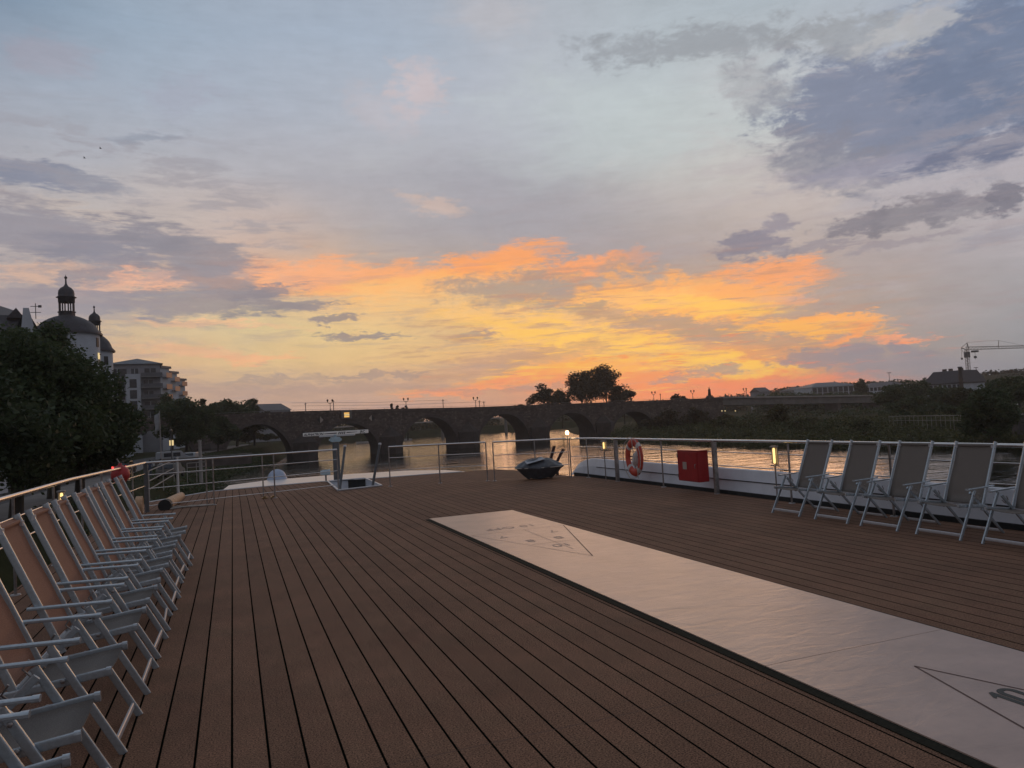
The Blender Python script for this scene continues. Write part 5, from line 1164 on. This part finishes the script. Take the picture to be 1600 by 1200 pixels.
tree_px(264, 610, 26, 215, QZ, .33, 6000, 'leaf_near', 'narrow dark tree top just under the lit balconies', GM, .2, 18, 6, .3)
tree_px(318, 612, 15, 225, QZ, .35, 2600, 'leaf_mid', 'pointed tree top left of the broad far left tree', GM, .2, 16, 7, .3)
tree_px(366, 612, 38, 232, QZ, .36, 8500, 'leaf_near', 'broad tree with domed top behind the left part of the bridge', GM, .2, 28, 8, .3)
tree_px(393, 622, 34, 236, QZ, .36, 6500, 'leaf_mid', 'lower tree between the domed tree and the grey house', GM, .2, 24, 9, .3)
tree_px(328, 624, 42, 228, QZ, .36, 8500, 'leaf_near', 'low wide tree left behind the bridge parapet', GM, .2, 24, 10, .3)
tree_px(336, 650, 34, 186, QZ, .30, 9000, 'leaf_near2', 'dark tree hiding the pier left of the first river arch', GM, .1, 24, 11, .3)
tree_px(385, 674, 26, 240, QZ, .4, 3000, 'leaf_olive', 'tree seen through the left river arch', GM, .3, 20, 12, .3)
tree_px(414, 678, 18, 255, QZ, .4, 2500, 'leaf_mid', 'smaller tree seen through the right half of the left river arch', GM, .3, 16, 13, .3)
GB = 'trees behind the stone bridge'
tree_px(848, 599, 27, 290, -3, .42, 3600, 'leaf_far', 'low rounded tree left of the tallest tree group behind the bridge', GB, .3, 24, 21)
tree_px(875, 605, 20, 292, -3, .42, 2600, 'leaf_far', 'small loose tree between the rounded tree and the tallest group', GB, .3, 18, 22)
tree_px(908, 576, 34, 300, -3, .38, 8500, 'leaf_far', 'left tall tree of the big group behind the bridge', GB, .3, 28, 23)
tree_px(946, 567, 40, 300, -3, .38, 9500, 'leaf_far', 'tallest tree behind the bridge against the orange sky', GB, .28, 30, 24)
tree_px(972, 600, 28, 296, -3, .40, 5000, 'leaf_far', 'ragged right shoulder tree of the big group behind the bridge', GB, .3, 20, 25)
tree_px(1060, 613, 17, 300, -3, .42, 2200, 'leaf_far', 'low rounded tree between two bridge lamps, left of the statue', GB, .3, 18, 26)
tree_px(808, 628, 15, 300, -3, .42, 1500, 'leaf_far', 'low bush top just left of the rounded tree behind the bridge', GB, .3, 12, 27)
for i, (px, yt) in enumerate(((611, 626), (618, 622), (626, 627), (633, 628))):
    tree_px(px, yt, 4.6, 240, -3, .28, 1800, 'leaf_far', ('leftmost', 'tallest', 'third', 'rightmost')[i]+' of the four small poplar tops above the bridge', 'small poplar tops above the bridge', .35, 10, 30+i, name='poplar')
GR = 'trees on the right bank'
tree_px(1345, 587, 13, 400, -4, .5, 2600, 'leaf_near', 'dark conical tree between the white building and the grey-roofed house', GR, .15, 18, 41, shape=2.2, name='conifer')
R_ = [(1392, 598, 30, 250, 'leaf_near', 'broad dark tree right of the conical tree'), (1430, 592, 28, 262, 'leaf_near', 'dark ragged-top tree left of the mansard house'), (1470, 603, 36, 225, 'leaf_near', 'wide dark tree in front of the mansard house'),
      (1500, 600, 30, 215, 'leaf_mid', 'dark tree under the factory chimney'), (1590, 583, 36, 190, 'leaf_near', 'tall dark tree at the right picture edge'), (1425, 618, 36, 205, 'leaf_near', 'dark low tree at the right end of the girder bridge'),
      (1560, 592, 34, 230, 'leaf_near2', 'dark tree behind the big round riverside tree'), (1640, 570, 50, 170, 'leaf_near', 'dark tree just past the right picture edge'), (1395, 640, 26, 178, 'leaf_near2', 'dark bushy tree in front of the bridge end pier'),
      (1462, 630, 30, 180, 'leaf_near2', 'dark bushy tree behind the riverside railing')]
for i, (px, yt, hw, D, m, lab) in enumerate(R_): tree_px(px, yt, hw, D, -4, .36, 4200, m, lab, GR, .1, 28, 50+i, .25)
tree_px(1541, 603, 42, 118, -5.6, .22, 13000, 'leaf_near', 'big rounded riverside tree reaching down to the water at the right', GR, .04, 46, 65, .25)
# hedges of bushes along the right bank, brownish near the sunset, greener to the right
rg = random.Random(9); bl = []
def bankpt(px, D): c = far(px, 600, D); return c.x, c.y
for i in range(620):
    px = rg.uniform(960, 1680)
    Dn = np.interp(px, [960, 1000, 1100, 1200, 1300, 1400, 1500, 1600, 1700], [196, 189, 165, 147, 139, 133, 129, 126, 120]); D = Dn+rg.random()**1.5*44-6.0
    x, y = bankpt(px, D); r = rg.uniform(1.3, 2.7); up = max(0, min(1, (D-Dn)/22))
    bl.append((x, y, -6.4+up*2.4+rg.uniform(0, .6), r*1.3, r*1.1, r*.75, 120))
tag(leaf_mesh('bank_shrubbery', bl, .24, 'bush', seed=77), 'tangled olive green shrubs and reeds covering the right river bank', 'shrubs', kind='stuff')
B_ = [(1040, 640, 30, 205, 'leaf_far', 'brown bush hiding the right foot of the stone bridge'), (1085, 636, 28, 200, 'leaf_far', 'brown bushy tree below the statue'), (1130, 648, 26, 190, 'leaf_olive', 'olive bush under the left end of the girder bridge'),
      (1168, 652, 24, 180, 'leaf_olive', 'olive bush in front of the girder bridge'), (1213, 630, 26, 172, 'leaf_olive', 'pale olive tree overlapping the girder bridge'), (1255, 650, 24, 168, 'leaf_olive', 'low olive bush right of the pale olive tree'),
      (1300, 655, 26, 160, 'leaf_near', 'dark green bush below the girder bridge pier gap'), (1005, 655, 22, 208, 'leaf_far', 'dark brown bush at the rightmost stone arch'), (1345, 658, 24, 152, 'leaf_mid', 'green bush left of the riverside railing')]
for i, (px, yt, hw, D, m, lab) in enumerate(B_): tree_px(px, yt, hw, D, -5.2, .32, 3200, m, lab, 'bushes on the right bank', .02, 22, 80+i, .15, name='bush')
# tree mass beyond the bridge, seen through the arches and over the far bank
rg = random.Random(21); bl = []
for i in range(230):
    x = rg.uniform(-20, 330); y = 398-max(0, x-120)*.12+rg.uniform(0, 26); r = rg.uniform(3, 5); bl.append((x, y, -3.8+rg.uniform(0, 7.0), r*1.3, r, r*.95, 130))
tag(leaf_mesh('far_woods', bl, .7, 'leaf_mid', seed=78), 'dark woods on the far bank seen through the bridge arches', 'woods', kind='stuff')
rg = random.Random(22); bl = []
for i in range(90):
    px = rg.uniform(1040, 1440); D = rg.uniform(262, 330); x, y = bankpt(px, D); r = rg.uniform(2.5, 4.2); bl.append((x, y, -6.2+rg.uniform(0, 1.2), r*1.4, r*1.2, r*.8, 130))
tag(leaf_mesh('wooded_slope', bl, .6, 'leaf_near', seed=79), 'dark undergrowth beneath and behind the girder bridge', 'woods', kind='stuff')
rg = random.Random(23); bl = []
for i in range(120):
    px = rg.uniform(1180, 1450); D = rg.uniform(375, 405); x, y = bankpt(px, D); r = rg.uniform(2.2, 3.6); zt_ = zat(px, 612+rg.uniform(0, 6), D)
    for k in range(3): bl.append((x, y, zt_-r-k*2.6, r*1.5, r*1.3, r, 70))
tag(leaf_mesh('garden_trees', bl, .7, 'leaf_near', seed=80), 'dark garden greenery in front of the white building and the grey-roofed house', 'woods', kind='stuff')
# riverside railing on the right bank
rr_ = [far(px, 600, D) for px, D in ((1385, 150), (1430, 144), (1480, 138), (1520, 133))]
q = thing('riverside_railing', (rr_[0].x, rr_[0].y, -2.6), 'thin pale railing along the right bank path', 'railing')
o_ = q.location.copy(); zt_ = zat(1430, 650, 144)
for k, z in ((0, zt_), (1, zt_-.75)):
    mb = MB(); mb.tube([V((p.x, p.y, z))-o_ for p in rr_], .045 if k == 0 else .03, 5); mb.build('rail', 'concrete_l', q)
for i in range(22):
    f_ = i/21*3; j = min(2, int(f_)); p = rr_[j]+(rr_[j+1]-rr_[j])*(f_-j); mb = MB(); mb.tube([V((p.x, p.y, -4.5))-o_, V((p.x, p.y, zt_))-o_], .035, 4); mb.build('post', 'concrete_l', q)
w1, w2 = far(1575, 600, 128), far(1660, 600, 120)
q = thing('river_wall', (w1.x, w1.y, -5.4), 'pale low river wall behind the shrubs at the right edge', 'wall', rz=math.atan2(w2.y-w1.y, w2.x-w1.x))
mb = MB(); mb.box(0, 22, 0, .6, 0, zat(1590, 648, 128)+5.4); mb.build('wall', 'stone_l', q); mb = MB(); mb.box(-.1, 22.1, -.1, .7, zat(1590, 648, 128)+5.41, zat(1590, 648, 128)+5.6); mb.build('coping', 'concrete_l', q)
q = thing('round_sign', far(1590, 635, 125), 'round white sign on a post near the right picture edge', 'sign')
mb = MB(); mb.lathe([(0, -.03), (.42, -.03), (.42, .03), (0, .03)], 0, 0, 16, M=Matrix.Rotation(PI/2, 4, 'X') @ Matrix.Rotation(.7, 4, 'Y')); mb.build('disc', 'ringwhite', q); mb = MB(); mb.tube([(0, .06, -3.5), (0, .06, 0)], .05, 5); mb.build('post', 'mast', q)

# ================================================================== on the left quay
def flat(px, py, z=QZ+.03): return gnd(px, py, z)
def car(name, label, cat, loc, rz, m, prof, L_=4.2, Wd=1.8, lights=False, group=None):
    t = thing(name, loc, label, cat, group, rz=rz)
    mb = MB(); mb.prism([(x, -Wd/2, z) for x, z in prof], (0, Wd, 0)); b_ = mb.build('body', m, t, .06)
    xs_ = [x for x, z in prof]; x0, x1 = min(xs_), max(xs_)
    for sx in (x0+.8, x1-.8):
        for sy in (-Wd/2-.02, Wd/2-.18):
            mb = MB(); mb.lathe([(0, 0), (.30, 0), (.33, .03), (.33, .17), (.30, .2), (0, .2)], 0, 0, 16, M=Matrix.Translation((sx, sy+.2, .33)) @ Matrix.Rotation(PI/2, 4, 'X')); w_ = mb.build('wheel', 'tyre', t)
    return t, x0, x1
cp = [(-2.0, .35), (-2.05, .85), (-1.95, 1.0), (-1.6, 1.42), (-1.0, 1.5), (.2, 1.48), (.9, 1.02), (1.9, .85), (2.05, .6), (2.05, .35)]
c_ = far(190, 600, 103); t, x0, x1 = car('parked_car', 'dark car with glowing red tail lights on the quay road', 'car', (c_.x, c_.y, QZ+.03), math.radians(84), 'car_dark', cp)
for sy in (-1, 1): mb = MB(); mb.box(-2.10, -2.02, sy*.72-.17, sy*.72+.17, .72, 1.0); mb.build('tail_light', 'tail', t)
mb = MB(); mb.add([(-1.99, -.7, 1.03), (-1.99, .7, 1.03), (-1.66, .62, 1.40), (-1.66, -.62, 1.40)], [(0, 1, 2, 3)]); o = mb.build('rear_window', 'pane', t); o.location = (-.03, 0, .02)
mb = MB(); mb.box(-2.09, -2.055, -.26, .26, .55, .68); mb.build('number_plate', 'label', t)
vp_ = [(-2.3, .35), (-2.35, 1.0), (-2.3, 1.85), (-2.1, 1.98), (.7, 1.98), (1.35, 1.25), (2.2, 1.02), (2.35, .7), (2.35, .35)]
c_ = far(268, 600, 122); t, x0, x1 = car('parked_van', 'white van parked on the quay under the trees behind the left railing', 'van', (c_.x, c_.y, QZ+.03), math.radians(28), 'car_white', vp_)
for (a, b) in ((-1.9, -.7), (-.55, .5)): mb = MB(); mb.box(a, b, -.93, -.905, 1.2, 1.75); mb.build('window', 'pane', t)
mb = MB(); mb.add([(1.32, -.8, 1.3), (1.32, .8, 1.3), (.76, .75, 1.93), (.76, -.75, 1.93)], [(0, 1, 2, 3)]); o = mb.build('windscreen', 'pane', t); o.location = (.04, 0, .02)
c_ = far(297, 600, 128); t, x0, x1 = car('parked_car', 'small pale car beyond the white van on the quay', 'car', (c_.x, c_.y, QZ+.03), math.radians(75), 'car_white', cp)
mb = MB(); mb.add([(-1.99, -.7, 1.03), (-1.99, .7, 1.03), (-1.66, .62, 1.40), (-1.66, -.62, 1.40)], [(0, 1, 2, 3)]); o = mb.build('rear_window', 'pane', t); o.location = (-.03, 0, .02)
c_ = far(262, 600, 84); t, x0, x1 = car('parked_car', 'dull grey car parked on the quay in front of the white van', 'car', (c_.x, c_.y, QZ+.03), math.radians(80), 'concrete', cp)
mb = MB(); mb.add([(-1.99, -.7, 1.03), (-1.99, .7, 1.03), (-1.66, .62, 1.40), (-1.66, -.62, 1.40)], [(0, 1, 2, 3)]); o = mb.build('rear_window', 'pane', t); o.location = (-.03, 0, .02)
def pole_thing(name, px, py_top, D, label, cat, r=.06, m='mast', z0=QZ):
    c = far(px, 600, D); h = zat(px, py_top, D)-z0; t = thing(name, (c.x, c.y, z0), label, cat)
    mb = MB(); mb.tube([(0, 0, 0), (0, 0, h)], [r*1.2, r], 8); mb.build('pole', m, t); return t, h
t, h = pole_thing('flagpole', 247.5, 642, 95, 'tall thin flagpole with a limp pale flag in front of the apartment block', 'flagpole', .05, 'concrete_l')
mb = MB(); vs = []
for j in range(7):
    for i in range(4): vs.append((-.06-.16*i+.05*math.sin(j*1.1+i), .1*math.sin(i*2+j*.7), h-.2-j*.33-i*.1))
mb.add(vs, [(4*j+i, 4*j+i+1, 4*j+i+5, 4*j+i+4) for j in range(6) for i in range(3)], True); o = mb.build('flag', 'cloth_b', t); so = o.modifiers.new('thick', 'SOLIDIFY'); so.thickness = .02
t, h = pole_thing('street_lamp', 264, 680, 108, 'old-style quay street lamp in front of the white van', 'street lamp', .06)
mb = MB(); mb.lathe([(.08, h), (.22, h+.5), (.27, h+.53), (.04, h+.8), (0, h+.85)], 0, 0, 8); mb.build('lantern', 'lanternglass', t)
t, h = pole_thing('marker_post', 308.5, 690, 72, 'thick pale post on the quay above the front left railing', 'post', .13, 'concrete_l')
mb = MB(); mb.lathe([(.17, h), (.17, h+.08), (0, h+.12)], 0, 0, 10); mb.build('cap', 'concrete_l', t)
t, h = pole_thing('mooring_pile', 272, 716, 62, 'short white pile at the end of the gangway rail', 'post', .09, 'ringwhite', QZ-1)
mb = MB(); mb.lathe([(.12, h), (.12, h+.06), (0, h+.09)], 0, 0, 10); mb.build('cap', 'ringwhite', t)
t, h = pole_thing('lamp', 264.5, 693, 118, 'small yellow-green lit sign above the white van roof', 'lit sign', .04)
mb = MB(); mb.box(-.28, .28, -.05, .05, h-.3, h+.45); mb.build('panel', 'warm_pane', t)
# gangway railing down the bank
def wire_rail(name, pts, posts, label, cat):
    t = thing(name, pts[0][0], label, cat); b = V(pts[0][0])
    for seg in pts: mb = MB(); mb.tube([V(p)-b for p in seg], .035, 6); mb.build('rail', 'concrete_l', t)
    for a_, c_ in posts: mb = MB(); mb.tube([V(a_)-b, V(c_)-b], .035, 6); mb.build('post', 'concrete_l', t)
D_g = 46
A, B = far(232, 736, D_g), far(271, 720, D_g+14)
dn = V((0, 0, -1.0))
wire_rail('gangway', [[A, B], [A+dn*.55, B+dn*.55], [A+dn, B+dn]], [(A, A+dn*2), ((A+B)/2, (A+B)/2+dn*1.6), (B, B+dn*1.5)], 'sloping pale gangway handrail beyond the left corner post', 'gangway rail')
A, B = far(292, 724, 66), far(321, 721.5, 66)
wire_rail('landing_stage', [[A, B], [A+dn*.35, B+dn*.35], [A+dn*.75, B+dn*.75]], [(A, A+dn*1.6), ((A+B)/2, (A+B)/2+dn*1.6), (B, B+dn*1.6)], 'pale horizontal landing stage rails on the dark bank', 'landing stage')
q = thing('quay_wall', far(238, 600, 118), 'low grey stone quay wall running below the parked cars', 'wall', rz=math.radians(8)); q.location.z = QZ
mb = MB(); mb.box(0, 13, 0, .5, -.5, .9); mb.build('wall', 'stone_l', q); mb = MB(); mb.box(-.1, 13.1, -.08, .58, .901, 1.03); mb.build('coping', 'concrete', q)
# people on the quay
def person(px, D, label, cloth, legs, pose=0, rz=0):
    c = far(px, 600, D); t = thing('person', (c.x, c.y, QZ+.03), label, 'person', rz=rz)
    me = bpy.data.meshes.new('body'); s_ = .18+.1*pose
    J = [((0, 0, .95), .15), ((0, 0, 1.2), .16), ((0, 0, 1.42), .15), ((0, 0, 1.54), .06), ((0, .02, 1.66), .10), ((0, .01, 1.76), .07),
         ((.10, 0, .88), .095), ((.12, s_*.6, .5), .07), ((.13, s_*.2, .09), .045), ((.13, s_*.2+.16, .04), .035),
         ((-.10, 0, .88), .095), ((-.12, -s_*.3, .5), .07), ((-.13, -s_, .1), .045), ((-.13, -s_+.15, .04), .035),
         ((.21, 0, 1.40), .065), ((.27, -.04, 1.12), .048), ((.25, .12, .90), .035), ((.24, .17, .83), .03),
         ((-.21, 0, 1.40), .065), ((-.27, .02, 1.12), .048), ((-.25, .14, .92), .035), ((-.24, .18, .85), .03)]
    E = [(0, 1), (1, 2), (2, 3), (3, 4), (4, 5), (0, 6), (6, 7), (7, 8), (8, 9), (0, 10), (10, 11), (11, 12), (12, 13), (2, 14), (14, 15), (15, 16), (16, 17), (2, 18), (18, 19), (19, 20), (20, 21)]
    me.from_pydata([j[0] for j in J], E, []); o = bpy.data.objects.new('body', me); C.objects.link(o); o.parent = t; me.materials.append(MT[cloth])
    sk = o.modifiers.new('skin', 'SKIN'); 
    for v, j in zip(me.skin_vertices[0].data, J): v.radius = (j[1], j[1]*.8)
    me.skin_vertices[0].data[0].use_root = True; ss = o.modifiers.new('sub', 'SUBSURF'); ss.levels = ss.render_levels = 1
    mb = MB(); mb.lathe([(.10, 1.68), (.115, 1.74), (.09, 1.82), (0, 1.85)], 0, 0, 10); mb.build('hair', 'black', t); return t
person(271, 104, 'person in dark blue clothes standing beside the street lamp on the quay', 'cloth_a', 0, .5, 2.6)
person(229.5, 88, 'person in dark clothes walking near the left corner of the railing', 'cloth_a', 0, 1, .4)
person(246.5, 90, 'person in pale top at the foot of the flagpole', 'cloth_b', 0, .3, 1.2)
person(180, 97, 'person in dark clothes left of the car with red tail lights', 'cloth_a', 0, .8, .3)
# birds
for i, (px, py) in enumerate(((157, 232), (132, 247))):
    q = thing('bird', far(px, py, 160), ('tiny dark bird, the higher of the two in the sky at upper left', 'tiny dark bird, the lower of the two in the sky at upper left')[i], 'bird')
    mb = MB(); mb.lathe([(0, -.25), (.06, -.12), (.07, .05), (.03, .2), (0, .28)], 0, 0, 8, M=Matrix.Rotation(PI/2, 4, 'Y')); mb.add([(-.1, 0, .03), (.1, 0, .03), (0, .5, .16), (-.1, .45, .15), (0, -.5, .16), (-.1, -.45, .15)], [(0, 1, 2, 3), (1, 0, 5, 4)]); mb.build('body', 'mast', q)

# dark hedges and garden trees between the quay road and the castle
rg = random.Random(31)
for i, (px, D, yt, hw, lab) in enumerate(((20, 88, 668, 60, 'dark hedge clump below the biggest left tree'), (90, 96, 672, 46, 'dark hedge clump left of the white wall strip'), (134, 100, 690, 22, 'dark hedge clump between the two white wall strips'), (-40, 84, 660, 60, 'dark hedge clump at the left picture edge'), (158, 104, 682, 18, 'small dark hedge clump left of the smaller wall strip'))):
    tree_px(px, yt, hw, D, QZ-.3, .26, 5500, 'leaf_near2', lab, 'dark hedge clumps in the castle garden', .0, 26, 120+i, .12, name='hedge')
bl = []
for i in range(260):
    y = rg.uniform(26, 190); e = np.interp(y, [20, 50, 100, 150, 199], [-5.2, -4.0, -2.6, -1.6, 11]); f_ = rg.random(); x = e-f_*6.5
    r = rg.uniform(.7, 1.5); bl.append((x, y, -6.5+f_*3.9+.1, r*1.4, r*1.4, r*.5, 120))
tag(leaf_mesh('slope_growth', bl, .17, 'leaf_near', seed=91), 'dark ivy and weeds growing on the left river bank slope', 'ground cover', kind='stuff')
# evening haze
hz = MB(); hz.box(-620, 1000, -95, 1010, WZ-1.2, 55); ho = hz.build('haze', 'asphalt')
hm_ = bpy.data.materials.new('evening_haze'); hm_.use_nodes = True; t = hm_.node_tree; t.nodes.clear()
o_ = t.nodes.new('ShaderNodeOutputMaterial'); v_ = t.nodes.new('ShaderNodeVolumePrincipled'); v_.inputs['Density'].default_value = .00024; v_.inputs['Anisotropy'].default_value = .55; v_.inputs['Color'].default_value = (1, .97, .93, 1)
t.links.new(v_.outputs[0], o_.inputs['Volume']); ho.data.materials.clear(); ho.data.materials.append(hm_); ho['kind'] = 'stuff'; ho['label'] = 'thin warm evening haze over river and banks'; ho['category'] = 'haze'
